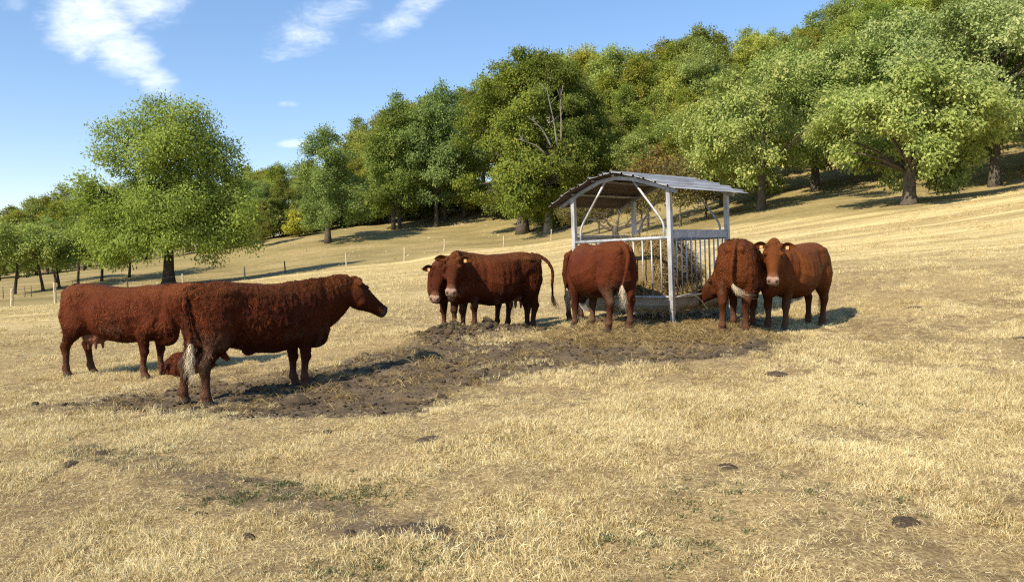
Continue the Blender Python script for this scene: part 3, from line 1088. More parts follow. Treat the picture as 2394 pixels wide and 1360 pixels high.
for i, (R3, cz, h, tr) in enumerate((((4.5, 4.2, 2.7), 3.55, 6.2, 0.36), ((5.9, 5.5, 4.6), 5.35, 9.8, 0.30), ((5.3, 5.0, 4.3), 4.75, 9.0, 0.26))):
    k_cherry.append(TreeKind('cherry_%d' % i, 'leaf_cherry', 'bark', 61 + i, R3, cz, h, tr, 38, 0.24, (1700, 2500, 1900)[i], 24, 0.29, 0.19, 0.65, twigs=140, split=0.45, low=-0.95, keep_in=0.22, aspect=0.55, flare=1.35))
k_bush = TreeKind('bush', 'leaf_wood', 'bark', 71, (1.8, 1.7, 1.35), 1.35, 2.6, 0.09, 14, 0.34, 460, 20, 0.24, 0.17, 0.3, twigs=40, split=0.25, low=-0.9)
k_dry = TreeKind('dry_bush', 'leaf_dry', 'bark', 72, (1.9, 1.7, 1.9), 2.0, 3.8, 0.08, 16, 0.32, 420, 9, 0.26, 0.13, 0.3, twigs=380, split=0.25, low=-0.9, keep_in=0.5)
k_rust = TreeKind('rust_bush', 'leaf_rust', 'bark', 73, (1.5, 1.4, 1.5), 1.9, 3.2, 0.07, 10, 0.36, 260, 10, 0.26, 0.15, 0.3, twigs=160, split=0.25, keep_in=0.5)

rt = np.random.default_rng(99)


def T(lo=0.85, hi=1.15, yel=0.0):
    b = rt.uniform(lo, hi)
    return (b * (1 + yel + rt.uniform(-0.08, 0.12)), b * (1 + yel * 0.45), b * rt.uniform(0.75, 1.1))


def spot(px, row, d):
    p = at(px, row, d)
    return p[0], p[1]


x, y = spot(767, 567, 86)
plant(k_ash, 'ash_tree', x, y, 0.4, 1.19, (0.95, 1.0, 1.0), 'slim light ash tree standing out in the pasture before the wood')
x, y = spot(920, 540, 95)
plant(k_wood[2], 'woodland_tree', x, y, 1.0, (0.98, 0.98, 1.02), (0.95, 1.05, 1.1), 'tall narrow tree, brown trunk, left of the twin trunks at wood edge')
x, y = spot(934, 540, 96)
plant(k_wood[0], 'woodland_tree', x, y, 2.2, (0.85, 0.85, 1.12), (1.0, 1.05, 1.0), 'tall tree with slim pale trunk at the wood edge')
x, y = spot(1020, 531, 96)
plant(k_wood[1], 'woodland_tree', x, y, 0.7, (0.95, 0.95, 1.18), (0.9, 0.97, 1.1), 'rounded grey green tree left of the great beech')
x, y = spot(1040, 529, 99)
plant(k_wood[3], 'woodland_tree', x, y, 4.0, (0.95, 0.95, 1.25), (0.92, 1.0, 1.05), 'tall tree half hidden behind the great beech, left side')
x, y = spot(1222, 542, 84)
plant(k_beech, 'beech_tree', x, y, 0.3, (1.0, 1.0, 1.0), (1.0, 1.06, 0.95), 'great dark beech with drooping boughs down to the grass')
x, y = spot(1282, 552, 82)
plant(k_hang, 'beech_tree', x, y, 1.3, (1.05, 1.05, 0.98), (0.86, 0.9, 0.9), 'dark beech on a thick white trunk left of the feeder roof')
x, y = spot(1304, 556, 83)
plant(k_wood[4], 'beech_tree', x + 2.5, y + 3, 2.4, (0.9, 0.9, 1.1), (0.75, 0.8, 0.9), 'shaded beech right behind the white trunk')

# cherry trees up the slope on the right
for px, row, d, k, rz, sc, tn, lab in ((2125, 480, 40, 0, 0.2, 1.0, (1.08, 1.05, 0.9), 'low bright cherry tree with thick trunk, nearest on the right slope'),
                                       (2325, 438, 45, 1, 1.1, 1.0, (1.02, 1.0, 1.05), 'tall cherry tree with pale trunk at the right edge'),
                                       (1780, 492, 50, 2, 2.0, 1.02, (1.02, 0.98, 0.82), 'cherry tree right of the feeder roof, trunk in shade'),
                                       (1905, 456, 58, 1, 3.3, 1.08, (1.0, 1.0, 0.85), 'cherry tree in the second row, dark trunk between two neighbours'),
                                       (1690, 480, 62, 2, 4.4, 1.0, (0.95, 0.95, 0.8), 'cherry tree set back behind the shaded trunk, left end of the row'),
                                       (2130, 430, 58, 2, 0.9, 1.25, (1.0, 1.0, 1.0), 'tall cherry tree rising behind the low bright one'),
                                       (2480, 420, 47, 2, 5.1, 1.2, (1.0, 1.0, 1.05), 'cherry tree cut off by the right picture edge'),
                                       (2300, 380, 62, 1, 2.7, 1.15, (1.05, 1.03, 0.95), 'cherry tree topmost behind the pale trunk on the right')):
    x, y = spot(px, row, d)
    plant(k_cherry[k], 'cherry_tree', x, y, rz, sc, tn, lab)

# orchard of small trees on the left
for i, (px, row, d, sc, lab) in enumerate(((33, 687, 63, 1.1, 'small orchard tree leaning right, leftmost of its row'), (103, 683, 64, 1.05, 'small orchard tree on a strongly slanted trunk'),
                                           (140, 680, 66, 0.95, 'small orchard tree with straight dark trunk beside the slanted one'), (132, 664, 74, 1.0, 'small orchard tree set back behind the slanted trunk'),
                                           (182, 668, 69, 1.0, 'small orchard tree just left of the curly coated cow'), (237, 662, 72, 1.1, 'small orchard tree under the left boughs of the walnut'),
                                           (302, 658, 75, 1.1, 'small orchard tree nearest to the walnut trunk'))):
    x, y = spot(px, row, d)
    plant(k_orch[i % 3], 'orchard_tree', x, y, i * 1.3, sc * 1.15, T(1.1, 1.35), lab)

# the wood on the hillside: tops follow the skyline
sky_px = [-300, 0, 60, 110, 160, 210, 400, 600, 660, 720, 790, 830, 850, 910, 960, 1040, 1080, 1180, 1300, 1420, 1500, 1590, 1640, 1690, 1740, 1800, 1860, 1900, 2000, 2394, 2800]
sky_row = [480, 468, 458, 432, 420, 415, 400, 375, 370, 368, 340, 290, 240, 226, 215, 192, 180, 140, 110, 120, 112, 102, 62, 95, 75, 50, 38, 6, -40, -160, -260]


def wood_label(px, d, tint, top):
    tone = 'yellowish green' if tint[0] > tint[1] * 1.12 else ('pale green' if tint[1] > 1.18 else ('dark green' if tint[1] < 1.0 else 'mid green'))
    lay = 'on the skyline' if d > 125 else ('just below the skyline' if d > 108 else ('halfway up the wood' if d > 84 else 'low in the wood'))
    marks = [(40, 'beyond the left picture edge orchard'), (150, 'above the slanted orchard trunks'), (290, 'left of the walnut crown'), (480, 'hidden behind the walnut'), (640, 'right of the walnut crown'), (820, 'behind the slim ash'), (1000, 'above the twin pale trunks'),
             (1250, 'behind the great beech'), (1400, 'right of the great beech'), (1500, 'above the ridge of the feeder roof'), (1620, 'above the front post of the feeder'), (1750, 'above the right eave of the feeder'), (1880, 'above the rightmost cow'),
             (2020, 'between the right cow and the low cherry'), (2180, 'above the low bright cherry'), (2340, 'above the pale cherry trunk'), (9999, 'at the right picture edge')]
    return '%s tree %s, %s' % (tone, lay, next(m for lim, m in marks if px < lim))




def hill_tree(px, d, top_off, kidx, yel, lab, grp, hmin=9.0, hmax=19.0):
    x, y = ground_xy(px, d)
    g = gz(x, y)
    row = np.interp(px, sky_px, sky_row) + top_off - (34 * math.exp(-((px - 1500) / 190) ** 2) if d > 108 else 0)
    ztop = at(px, row, d)[2]
    h = min(max(ztop - g, hmin), hmax + (11 if d > 108 else 0))
    k = k_wood[kidx % 5]
    s = h / k.height
    w = s * rt.uniform(0.92, 1.15)
    tn = T(0.9, 1.45, yel)
    plant(k, 'woodland_tree', x, y, rt.uniform(0, 6.28), (w, w, s), tn, lab or wood_label(px, d, tn, ztop), 'tree', grp, 0.0)


g_hill = 'trees of the hillside wood'
l_hill = None
for d, step, off, a, b in ((150, 62, 6, 560, 2500), (132, 70, 16, 540, 2500), (116, 78, 48, 560, 2560), (102, 88, 95, 560, 1150), (102, 86, 90, 1330, 2600), (90, 98, 150, 1380, 2600), (78, 100, 205, 1420, 2650), (68, 110, 235, 1700, 2700)):
    px = a + rt.uniform(0, step)
    while px < b:
        hill_tree(px, d * rt.uniform(0.96, 1.04), off + rt.uniform(-14, 24), int(rt.integers(0, 5)), float(rt.choice([0, 0, 0.06, 0.12, 0.22])) if px > 1380 else float(rt.choice([0, 0, 0.08])), l_hill, g_hill, 8.0)
        px += step * rt.uniform(0.8, 1.15)
# the left wood beyond the orchard
l_left = None
g_left = g_hill
for d, step, off in ((140, 46, 4), (122, 50, 22), (106, 56, 50), (92, 70, 92)):
    px = -160
    while px < 640:
        hill_tree(px + rt.uniform(-10, 10), d * rt.uniform(0.97, 1.04), off + rt.uniform(-6, 16), int(rt.integers(0, 5)), float(rt.choice([0, 0.05, 0.15])), l_left, g_left, 5.0)
        px += step
# one rounded tree stands out above the skyline, and a pale crown behind the ash
hill_tree(1637, 128, 0, 1, -0.05, 'rounded blue green tree standing proud of the skyline', None)

# shaded undergrowth along the wood edge
l_ug = ['dark bush at the wood edge ' + w for w in ('right under the walnut boughs', 'left of the slim ash trunk, second', 'left of the slim ash trunk, third', 'just left of the slim ash trunk', 'just right of the slim ash trunk',
        'midway from the ash to the twin trunks', 'left of the twin trunks', 'right of the twin trunks', 'left of the double brown trunks', 'right of the double brown trunks', 'under the left boughs of the great beech', 'deep behind the great beech boughs',
        'behind the white beech trunk', 'above the left eave of the feeder', 'in front of the white beech trunk shade', 'lowest, beside the walnut crown', 'deep behind the great beech trunk')]
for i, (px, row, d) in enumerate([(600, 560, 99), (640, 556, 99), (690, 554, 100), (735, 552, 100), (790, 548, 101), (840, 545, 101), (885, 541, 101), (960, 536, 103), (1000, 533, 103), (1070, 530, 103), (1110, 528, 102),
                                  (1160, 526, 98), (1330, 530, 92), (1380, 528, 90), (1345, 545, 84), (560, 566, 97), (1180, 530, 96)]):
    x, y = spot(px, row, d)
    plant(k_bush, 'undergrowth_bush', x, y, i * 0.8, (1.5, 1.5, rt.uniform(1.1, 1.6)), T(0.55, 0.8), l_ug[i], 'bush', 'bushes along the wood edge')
x, y = spot(700, 558, 96)
plant(k_bush, 'yellow_bush', x, y, 0.4, 1.1, (1.7, 1.35, 0.7), 'yellowing bush at the wood edge left of the slim ash', 'bush')

# withered bushes behind the feeder
for px, row, d, k, rz, sc, lab in ((1500, 520, 56, k_dry, 0, 1.3, 'tall withered bush behind the ridge of the feeder roof'), (1590, 522, 54, k_dry, 1.7, 1.35, 'withered greyish bush behind the right eave of the feeder'),
                                   (1650, 524, 56, k_dry, 3.0, 1.2, 'withered bush beside the tree shade right of the feeder'), (1400, 540, 64, k_dry, 4.2, 1.25, 'bare twiggy bush behind the left eave of the feeder'),
                                   (1345, 548, 70, k_dry, 5.0, 1.1, 'bare twiggy bush beside the white beech trunk'), (1515, 520, 60, k_rust, 0.5, 1.9, 'rust coloured bush above the feeder roof')):
    x, y = spot(px, row, d)
    plant(k, 'withered_bush', x, y, rz, sc, (1, 1, 1), lab, 'bush')


# ------------------------------------------------------------------ cattle
def half_profile(zt, zb, w, tw, bw, mf, n=13):
    h = zt - zb
    pts = [(0, zt), (tw * w * 0.55, zt - 0.012 * h), (tw * w, zt - 0.065 * h), (w * (0.55 + 0.45 * tw + 0.05), zt - 0.22 * h), (w, zb + mf * h), (w * (0.62 + 0.36 * bw), zb + 0.20 * h),
           (bw * w, zb + 0.055 * h), (bw * w * 0.5, zb + 0.012 * h), (0, zb)]
    return catmull(pts, n)


def loft(rings, closed_caps=True):
    n = len(rings[0])
    v = [tuple(p) for r in rings for p in r]
    f = []
    for i in range(len(rings) - 1):
        for k in range(n):
            k2 = (k + 1) % n
            f.append((i * n + k, i * n + k2, (i + 1) * n + k2, (i + 1) * n + k))
    for i, sgn in ((0, -1), (len(rings) - 1, 1)):
        c = np.mean(np.array(rings[i]), 0)
        v.append(tuple(c))
        ci = len(v) - 1
        for k in range(n):
            k2 = (k + 1) % n
            f.append((i * n + k2, i * n + k, ci) if sgn < 0 else (i * n + k, i * n + k2, ci))
    return v, f


def ell_ring(c, su, sv, n=16, p=2.0, dv=0.0):
    """superellipse ring; su, sv are half-axis vectors; dv shifts lower half"""
    out = []
    for k in range(n):
        a = 2 * math.pi * k / n
        ca, sa = math.cos(a), math.sin(a)
        x = math.copysign(abs(ca) ** (2 / p), ca)
        y = math.copysign(abs(sa) ** (2 / p), sa)
        out.append(np.array(c) + np.array(su) * x + np.array(sv) * y)
    return out


def ellipsoid(mb, c, r, rot=0.0, seg=12):
    rings = []
    cr, sr = math.cos(rot), math.sin(rot)
    for i in range(1, seg):
        a = math.pi * i / seg
        z = math.cos(a)
        q = math.sin(a)
        rg = []
        for k in range(16):
            b = 2 * math.pi * k / 16
            lx, ly, lz = r[0] * q * math.cos(b), r[1] * q * math.sin(b), r[2] * z
            rg.append((c[0] + lx * cr + lz * sr, c[1] + ly, c[2] - lx * sr + lz * cr))
        rings.append(rg)
    v, f = loft(rings)
    mb.add(v, f)


TORSO = [  # x, top, bottom, half width, top width, bottom width, height of widest
    (-0.885, 1.22, 0.92, 0.10, 0.7, 0.7, 0.5), (-0.85, 1.285, 0.76, 0.185, 0.62, 0.7, 0.52), (-0.78, 1.335, 0.66, 0.245, 0.56, 0.65, 0.55), (-0.66, 1.375, 0.62, 0.275, 0.55, 0.6, 0.58),
    (-0.50, 1.392, 0.625, 0.29, 0.62, 0.55, 0.62), (-0.32, 1.375, 0.60, 0.305, 0.60, 0.55, 0.50), (-0.08, 1.345, 0.535, 0.355, 0.50, 0.56, 0.44), (0.16, 1.335, 0.505, 0.375, 0.45, 0.56, 0.43),
    (0.36, 1.345, 0.525, 0.345, 0.40, 0.52, 0.45), (0.52, 1.37, 0.54, 0.295, 0.30, 0.48, 0.48), (0.66, 1.37, 0.545, 0.255, 0.28, 0.46, 0.48), (0.79, 1.33, 0.53, 0.22, 0.34, 0.46, 0.45),
    (0.90, 1.25, 0.565, 0.175, 0.45, 0.5, 0.45), (0.98, 1.12, 0.64, 0.11, 0.6, 0.6, 0.45)]

HEAD = [  # along the face, dorsal, ventral, half width
    (-0.05, -0.03, -0.13, 0.060), (0.0, 0.015, -0.16, 0.085), (0.05, 0.045, -0.205, 0.104), (0.12, 0.045, -0.238, 0.115), (0.18, 0.034, -0.245, 0.106), (0.25, 0.022, -0.225, 0.088),
    (0.32, 0.012, -0.188, 0.071), (0.39, 0.004, -0.158, 0.064), (0.445, 0.000, -0.145, 0.073), (0.49, -0.006, -0.138, 0.074), (0.515, -0.022, -0.128, 0.064), (0.53, -0.05, -0.105, 0.04)]

HS = 1.2
HEADB = [(a * HS, b * HS, c * HS, d * HS) for a, b, c, d in HEAD]

FORE = [(0.66, 0.92, 0.165, 0.085, 0.16), (0.61, 0.78, 0.15, 0.09, 0.175), (0.565, 0.66, 0.105, 0.08, 0.175), (0.565, 0.55, 0.078, 0.066, 0.165), (0.572, 0.44, 0.060, 0.056, 0.155), (0.584, 0.385, 0.062, 0.058, 0.155),
        (0.572, 0.320, 0.041, 0.041, 0.152), (0.567, 0.20, 0.035, 0.037, 0.15), (0.573, 0.13, 0.051, 0.052, 0.15), (0.592, 0.085, 0.043, 0.046, 0.15), (0.612, 0.050, 0.056, 0.056, 0.15), (0.625, 0.0, 0.068, 0.062, 0.15)]
HIND = [(-0.58, 1.08, 0.22, 0.11, 0.155), (-0.58, 0.90, 0.25, 0.135, 0.165), (-0.57, 0.75, 0.205, 0.13, 0.17), (-0.615, 0.63, 0.135, 0.095, 0.17), (-0.685, 0.54, 0.086, 0.066, 0.165), (-0.742, 0.46, 0.078, 0.055, 0.16),
        (-0.738, 0.40, 0.058, 0.047, 0.158), (-0.722, 0.32, 0.044, 0.041, 0.155), (-0.712, 0.20, 0.039, 0.039, 0.155), (-0.712, 0.13, 0.054, 0.054, 0.155), (-0.692, 0.085, 0.047, 0.049, 0.155), (-0.672, 0.050, 0.058, 0.058, 0.155), (-0.66, 0.0, 0.070, 0.063, 0.155)]


def unit(v):
    v = np.array(v, float)
    return v / (np.linalg.norm(v) + 1e-12)


def hair_strands(name, mat, parent, path, n, length_lo, spread, width, rng, curl=0.03):
    """switch of a tail: tapering curved strands following a path"""
    path = np.array(path, float)
    V, F, Tn = [], [], []
    m = 9
    base = catmull(path, m)
    for i in range(n):
        o = rng.normal(0, 1, 3)
        o /= np.linalg.norm(o)
        rr = spread * rng.uniform(0.1, 1.0)
        frac = rng.uniform(length_lo, 1.0)
        ph = rng.uniform(0, 6.28)
        tn = rng.uniform(0, 1)
        w0 = width * rng.uniform(0.6, 1.2)
        b0 = len(V)
        for j in range(m):
            t = j / (m - 1)
            q = t * frac * (m - 1)
            a = int(min(q, m - 2))
            p = base[a] + (base[a + 1] - base[a]) * (q - a)
            bulge = math.sin(min(1, t * 1.15) * math.pi * 0.62) * 1.15
            p = p + o * rr * bulge + np.array([math.sin(ph + t * 9), math.cos(ph * 1.7 + t * 8), 0]) * curl * t
            s = unit(np.cross(o, [0.3, 0.2, 1])) * w0 * (1 - 0.85 * t)
            V += [p - s, p + s]
            Tn += [tn * (0.55 + 0.45 * t)] * 2
        for j in range(m - 1):
            k = b0 + 2 * j
            F.append((k, k + 1, k + 3, k + 2))
    return mesh_obj(name, [tuple(v) for v in V], F, mat, parent, True, {'tint': np.array(Tn) + 0.1})


def remesh(verts, faces, voxel, smooth_iter=6, factor=0.5):
    me = bpy.data.meshes.new('tmp')
    me.from_pydata(verts, [], faces)
    ob = bpy.data.objects.new('tmp', me)
    col.objects.link(ob)
    md = ob.modifiers.new('r', 'REMESH')
    md.mode = 'VOXEL'
    md.voxel_size = voxel
    sm = ob.modifiers.new('s', 'SMOOTH')
    sm.iterations = smooth_iter
    sm.factor = factor
    dg = bpy.context.evaluated_depsgraph_get()
    out = bpy.data.meshes.new_from_object(ob.evaluated_get(dg))
    bpy.data.objects.remove(ob)
    bpy.data.meshes.remove(me)
    return out


def get_co(me):
    a = np.empty(len(me.vertices) * 3, np.float32)
    me.vertices.foreach_get('co', a)
    return a.reshape(-1, 3).astype(float)


def get_no(me):
    a = np.empty(len(me.vertices) * 3, np.float32)
    me.vertices.foreach_get('normal', a)
    return a.reshape(-1, 3).astype(float)


def ear_geo(o, d, back, face_dir, ln=0.21, wd=0.062):
    """leaf shaped cupped ear from o along d, opening towards face_dir"""
    d, fd = unit(d), unit(face_dir)
    s = unit(np.cross(d, fd))
    fd = unit(np.cross(s, d))
    V, F = [], []
    prof = [(0.0, 0.35), (0.12, 0.55), (0.3, 0.92), (0.5, 1.0), (0.7, 0.82), (0.88, 0.48), (1.0, 0.08)]
    nu = 7
    for side in (1, -1):
        for t, w in prof:
            for j in range(nu):
                u = (j / (nu - 1)) * 2 - 1
                cup = 0.030 * (1 - u * u) * math.sin(min(1, t + 0.15) * math.pi) * (1.0)
                p = np.array(o) + d * ln * t + s * wd * w * u - fd * cup + fd * (0.006 * side) - np.array([0, 0, 0.03]) * t * t
                V.append(tuple(p))
    m = len(prof)
    for sd in (0, 1):
        b = sd * m * nu
        for i in range(m - 1):
            for j in range(nu - 1):
                q = (b + i * nu + j, b + i * nu + j + 1, b + (i + 1) * nu + j + 1, b + (i + 1) * nu + j)
                F.append(q if sd == 0 else q[::-1])
    for i in range(m - 1):
        for j in (0, nu - 1):
            q = (i * nu + j, (i + 1) * nu + j, m * nu + (i + 1) * nu + j, m * nu + i * nu + j)
            F.append(q)
    return V, F


def fur(name, body, parent, coat_c, curl_w, rng, n, length):
    """short hair lying on the skin in curls, as tapering blades"""
    me = body.data
    co, no = get_co(me), get_no(me)
    pick = rng.integers(0, len(co), n)
    pick = pick[co[pick, 2] > 0.12]
    n = len(pick)
    p = co[pick] + rng.normal(0, 0.006, (n, 3))
    nr = no[pick]
    cw = curl_w[pick]
    down = np.array([-0.55, 0, -0.8])
    w = np.stack([fbm(p[:, 0] * 11 + k * 7, p[:, 1] * 11, p[:, 2] * 11, seed=50 + k, octv=2) - 0.5 for k in range(3)], 1)
    d = down + w * (2.0 + 7.0 * cw[:, None]) + rng.normal(0, 0.25, (n, 3))
    d = d - nr * (d * nr).sum(1, keepdims=True)
    d /= np.linalg.norm(d, axis=1, keepdims=True) + 1e-9
    d = d * 0.9 + nr * (0.18 + 0.35 * cw[:, None] * rng.uniform(0.3, 1, (n, 1)))
    d /= np.linalg.norm(d, axis=1, keepdims=True)
    L = (length * (0.45 + 0.75 * cw) * rng.uniform(0.6, 1.3, n))[:, None]
    s = np.cross(d, nr)
    s /= np.linalg.norm(s, axis=1, keepdims=True) + 1e-9
    W = 0.0032 * rng.uniform(0.6, 1.3, (n, 1))
    v = np.empty((n, 4, 3))
    v[:, 0] = p - s * W - nr * 0.002
    v[:, 1] = p + s * W - nr * 0.002
    v[:, 2] = p + d * L + s * W * 0.3 - nr * L * 0.22
    v[:, 3] = p + d * L - s * W * 0.3 - nr * L * 0.22
    wv = fbm(p[:, 0] * 8, p[:, 1] * 8, p[:, 2] * 8, seed=61, octv=2) * 5
    cur = sstep(0.36, 0.64, fbm(p[:, 0] * 26 + wv, p[:, 1] * 26 + wv, p[:, 2] * 17 + wv, seed=62, octv=2))
    cc = coat_c[pick] * np.clip(rng.normal(1.08, 0.28, (n, 1)), 0.4, 2.0) * (1 + cw * (cur * 1.25 - 0.62))[:, None]
    hm = fast_quads(name, v.reshape(-1, 3), n, M['fur'], {'coat': np.repeat(cc, 4, 0)})
    return link(bpy.data.objects.new(name, hm), parent)


def make_cow(name, label, x, y, heading, scale=1.0, head_pos=(1.32, 0, 1.36), head_dir=(0.62, 0, -0.78), head_up=(0, 0, 1), coat=(0.165, 0.048, 0.022), feet=((0, 0), (0, 0), (0, 0), (0, 0)),
             tail=None, switch=None, switch_mat='hair', udder=0.0, curl=0.8, belly=1.0, tags=(), horns=0, voxel=0.0135, seed=1, ear_dirs=None, bend=0.0, neck_drop=0.0, pink_muzzle=True, group='red cattle round the feeder', dewlap=1.0, dark_head=0.8, bleach=0.38):
    """heading: world angle of the nose; feet offsets: FL, FR, HL, HR (forward, left)"""
    rng = np.random.default_rng(seed)
    cz = gz(x, y)
    e = empty(name, (x, y, cz), heading)
    e.scale = (scale,) * 3
    tag(e, label, 'cow', group)
    ch, sh = math.cos(heading), math.sin(heading)

    def gl(lx, ly):
        wx_, wy_ = x + (lx * ch - ly * sh) * scale, y + (lx * sh + ly * ch) * scale
        return (gz(wx_, wy_) - cz) / scale
    mb = MB()
    # torso
    rings = []
    lift = np.mean([gl(0.6, 0), gl(-0.7, 0)])
    slope_f, slope_b = gl(0.6, 0), gl(-0.7, 0)
    for (tx, zt, zb, w, tw, bw, mf) in TORSO:
        k = 1 + (belly - 1) * math.exp(-((tx - 0.08) / 0.42) ** 2)
        hp = half_profile(zt, zb - (k - 1) * 0.25, w * k, tw, bw, mf)
        left = [(tx, p[0], p[1]) for p in hp]
        right = [(tx, -p[0], p[1]) for p in hp[::-1][1:-1]]
        rings.append(left + right)
    mb.add(*loft(rings))
    for s in (1, -1):
        ellipsoid(mb, (0.62, s * 0.185, 0.93), (0.15, 0.085, 0.30), -0.15)       # shoulder
        ellipsoid(mb, (-0.49, s * 0.19, 1.24), (0.18, 0.085, 0.08))            # hook bone
        ellipsoid(mb, (-0.815, s * 0.09, 1.225), (0.09, 0.06, 0.08))             # pin bone
        ellipsoid(mb, (-0.64, s * 0.15, 0.98), (0.20, 0.14, 0.28), 0.15)         # thigh
    ellipsoid(mb, (0.80, 0, 0.64), (0.20, 0.11, 0.13 * dewlap))         # brisket
    if udder:
        ellipsoid(mb, (-0.40, 0, 0.60), (0.21 * udder, 0.15 * udder, 0.13 * udder))
        for tx in (-0.46, -0.34):
            for s in (1, -1):
                mb.tube([(tx, s * 0.07, 0.52), (tx, s * 0.075, 0.46), (tx + 0.005, s * 0.078, 0.405)], [0.030, 0.024, 0.015], 8)
    else:
        ellipsoid(mb, (-0.12, 0, 0.555), (0.10, 0.03, 0.065))
    # legs
    for li, (tab, s) in enumerate(((FORE, 1), (FORE, -1), (HIND, 1), (HIND, -1))):
        fx, fy = feet[li]
        lx0, ly0 = tab[-1][0] + fx, s * tab[-1][4] + fy
        dz = gl(lx0, ly0) - 0.012
        rg = []
        ztop = tab[0][1]
        for (lx, lz, rx, ry, lyy) in tab:
            t = np.clip(1 - lz / ztop, 0, 1)
            k = t ** 1.15
            c = (lx + fx * k, s * lyy + fy * k, lz + dz * min(1.0, t * 1.6))
            rg.append(ell_ring(c, (rx * 1.1, 0, 0), (0, ry * 1.12, 0), 14, 2.2))
        mb.add(*loft(rg[::-1]))
    # neck
    hu = unit(head_dir)
    hs = unit(np.cross(head_up, hu))
    hn = np.cross(hu, hs)
    HP = np.array(head_pos, float)
    occ = HP + hu * 0.03 - hn * 0.10
    b0, b1 = np.array([0.55, 0, 1.04]), np.array([0.86, 0, 1.05 - neck_drop])
    b3 = occ
    b2 = occ - unit(np.array([0.75, 0, 0.25]) * 0.55 + hu * 0.35 + unit(occ - b1) * 0.9) * 0.24
    rg = []
    for t in np.linspace(0, 1, 10):
        p = b0 * (1 - t) ** 3 + 3 * b1 * t * (1 - t) ** 2 + 3 * b2 * t * t * (1 - t) + b3 * t ** 3
        tg = unit(3 * (b1 - b0) * (1 - t) ** 2 + 6 * (b2 - b1) * t * (1 - t) + 3 * (b3 - b2) * t * t)
        side = unit(np.array([0, 1, 0]) * (1 - t) + hs * t)
        side = unit(side - tg * side.dot(tg))
        up = np.cross(tg, side)
        hh = np.interp(t, [0, 0.3, 0.6, 0.85, 1], [0.33, 0.32, 0.27, 0.225, 0.18])
        hw = np.interp(t, [0, 0.3, 0.6, 0.85, 1], [0.225, 0.195, 0.150, 0.118, 0.10])
        ring = ell_ring(p, side * hw, up * hh, 18, 2.0)
        dl = np.interp(t, [0, 0.25, 0.6, 0.9, 1], [0.03, 0.10, 0.07, 0.02, 0.0]) * dewlap
        q = []
        for k, pt in enumerate(ring):
            u = np.dot(pt - p, up) / hh
            sd = np.dot(pt - p, side)
            if u < -0.45:
                f_ = (-u - 0.45) / 0.55
                pt = pt - side * sd * 0.75 * f_ - up * dl * f_
            q.append(pt)
        rg.append(q)
    mb.add(*loft(rg))
    # head
    rg = []
    for (u, dt, vb, w) in HEADB:
        c = HP + hu * u + hn * (dt + vb) / 2
        rg.append(ell_ring(c, hs * w, hn * (dt - vb) / 2, 18, 2.5))
    mb.add(*loft(rg))
    for s in (1, -1):
        for (u, sd, n_, r) in ((0.135, 0.098, 0.010, 0.030), (0.03, 0.075, 0.02, 0.035), (0.20, 0.075, -0.15, 0.055), (0.475, 0.045, -0.03, 0.030)):
            c = HP + (hu * u + hs * s * sd + hn * n_) * HS
            ellipsoid(mb, tuple(c), (r * 1.3, r * HS, r * HS), 0.0, 8)
    ellipsoid(mb, tuple(HP + hu * 0.0 + hn * 0.02), (0.06, 0.06, 0.05), 0, 8)
    # tail
    tail = tail or [(-0.72, 0, 1.33), (-0.86, 0, 1.295), (-0.935, 0, 1.18), (-0.965, 0.005, 1.0), (-0.94, 0.01, 0.80), (-0.925, 0.01, 0.62)]
    tc = catmull(tail, 16)
    mb.tube(tc, list(np.interp(np.linspace(0, 1, 16), [0, 0.12, 0.35, 1], [0.060, 0.043, 0.032, 0.021])), 10)
    me = remesh(mb.v, mb.f, voxel, 4, 0.5)
    co, no = get_co(me), get_no(me)
    # coat detail: tufts of curly winter hair in relief
    rel = co - HP
    hu_, hs_, hn_ = rel @ hu / HS, rel @ hs / HS, rel @ hn / HS
    in_head = (hu_ > -0.02) & (hu_ < 0.56) & (np.abs(hs_) < 0.16) & (hn_ > -0.29) & (hn_ < 0.1)
    leg_low = sstep(0.62, 0.45, co[:, 2])
    cw = np.where(in_head, 0.25, 1.0) * (1 - 0.75 * leg_low)
    cw = cw * (0.45 + 0.9 * sstep(0.35, 0.65, fbm(co[:, 0] * 2.1 + seed, co[:, 1] * 2.1, co[:, 2] * 2.1, seed=seed, octv=2)))
    cw = np.clip(cw * curl, 0, 1)
    wv = fbm(co[:, 0] * 9, co[:, 1] * 9, co[:, 2] * 9, seed=seed + 3, octv=2) * 5
    rid = fbm(co[:, 0] * 30 + wv, co[:, 1] * 30 + wv, co[:, 2] * 17 + wv, seed=seed + 9, octv=2)
    mus = fbm(co[:, 0] * 4, co[:, 1] * 4, co[:, 2] * 3, seed=seed + 5, octv=2) - 0.5
    co = co + no * ((rid - 0.5) * 0.024 * cw + mus * 0.016 * (1 - leg_low))[:, None]
    # hollows of flank and shoulder, folds of the neck
    ay = np.abs(co[:, 1])
    sg = np.sign(co[:, 1])
    fossa = np.exp(-(((co[:, 0] + 0.30) / 0.10) ** 2 + ((co[:, 2] - 1.13) / 0.12) ** 2)) * (ay > 0.12)
    flank = np.exp(-(((co[:, 0] + 0.36 + (co[:, 2] - 0.7) * 0.25) / 0.07) ** 2 + ((co[:, 2] - 0.76) / 0.17) ** 2)) * (ay > 0.12)
    grv = np.exp(-(((co[:, 0] - 0.42 - (1.0 - co[:, 2]) * 0.10) / 0.045) ** 2)) * sstep(0.62, 0.75, co[:, 2]) * sstep(1.32, 1.2, co[:, 2]) * (ay > 0.10)
    neckb = np.exp(-(((co[:, 0] - 0.83 + (1.0 - co[:, 2]) * 0.12) / 0.05) ** 2)) * sstep(0.75, 0.85, co[:, 2]) * (ay > 0.06)
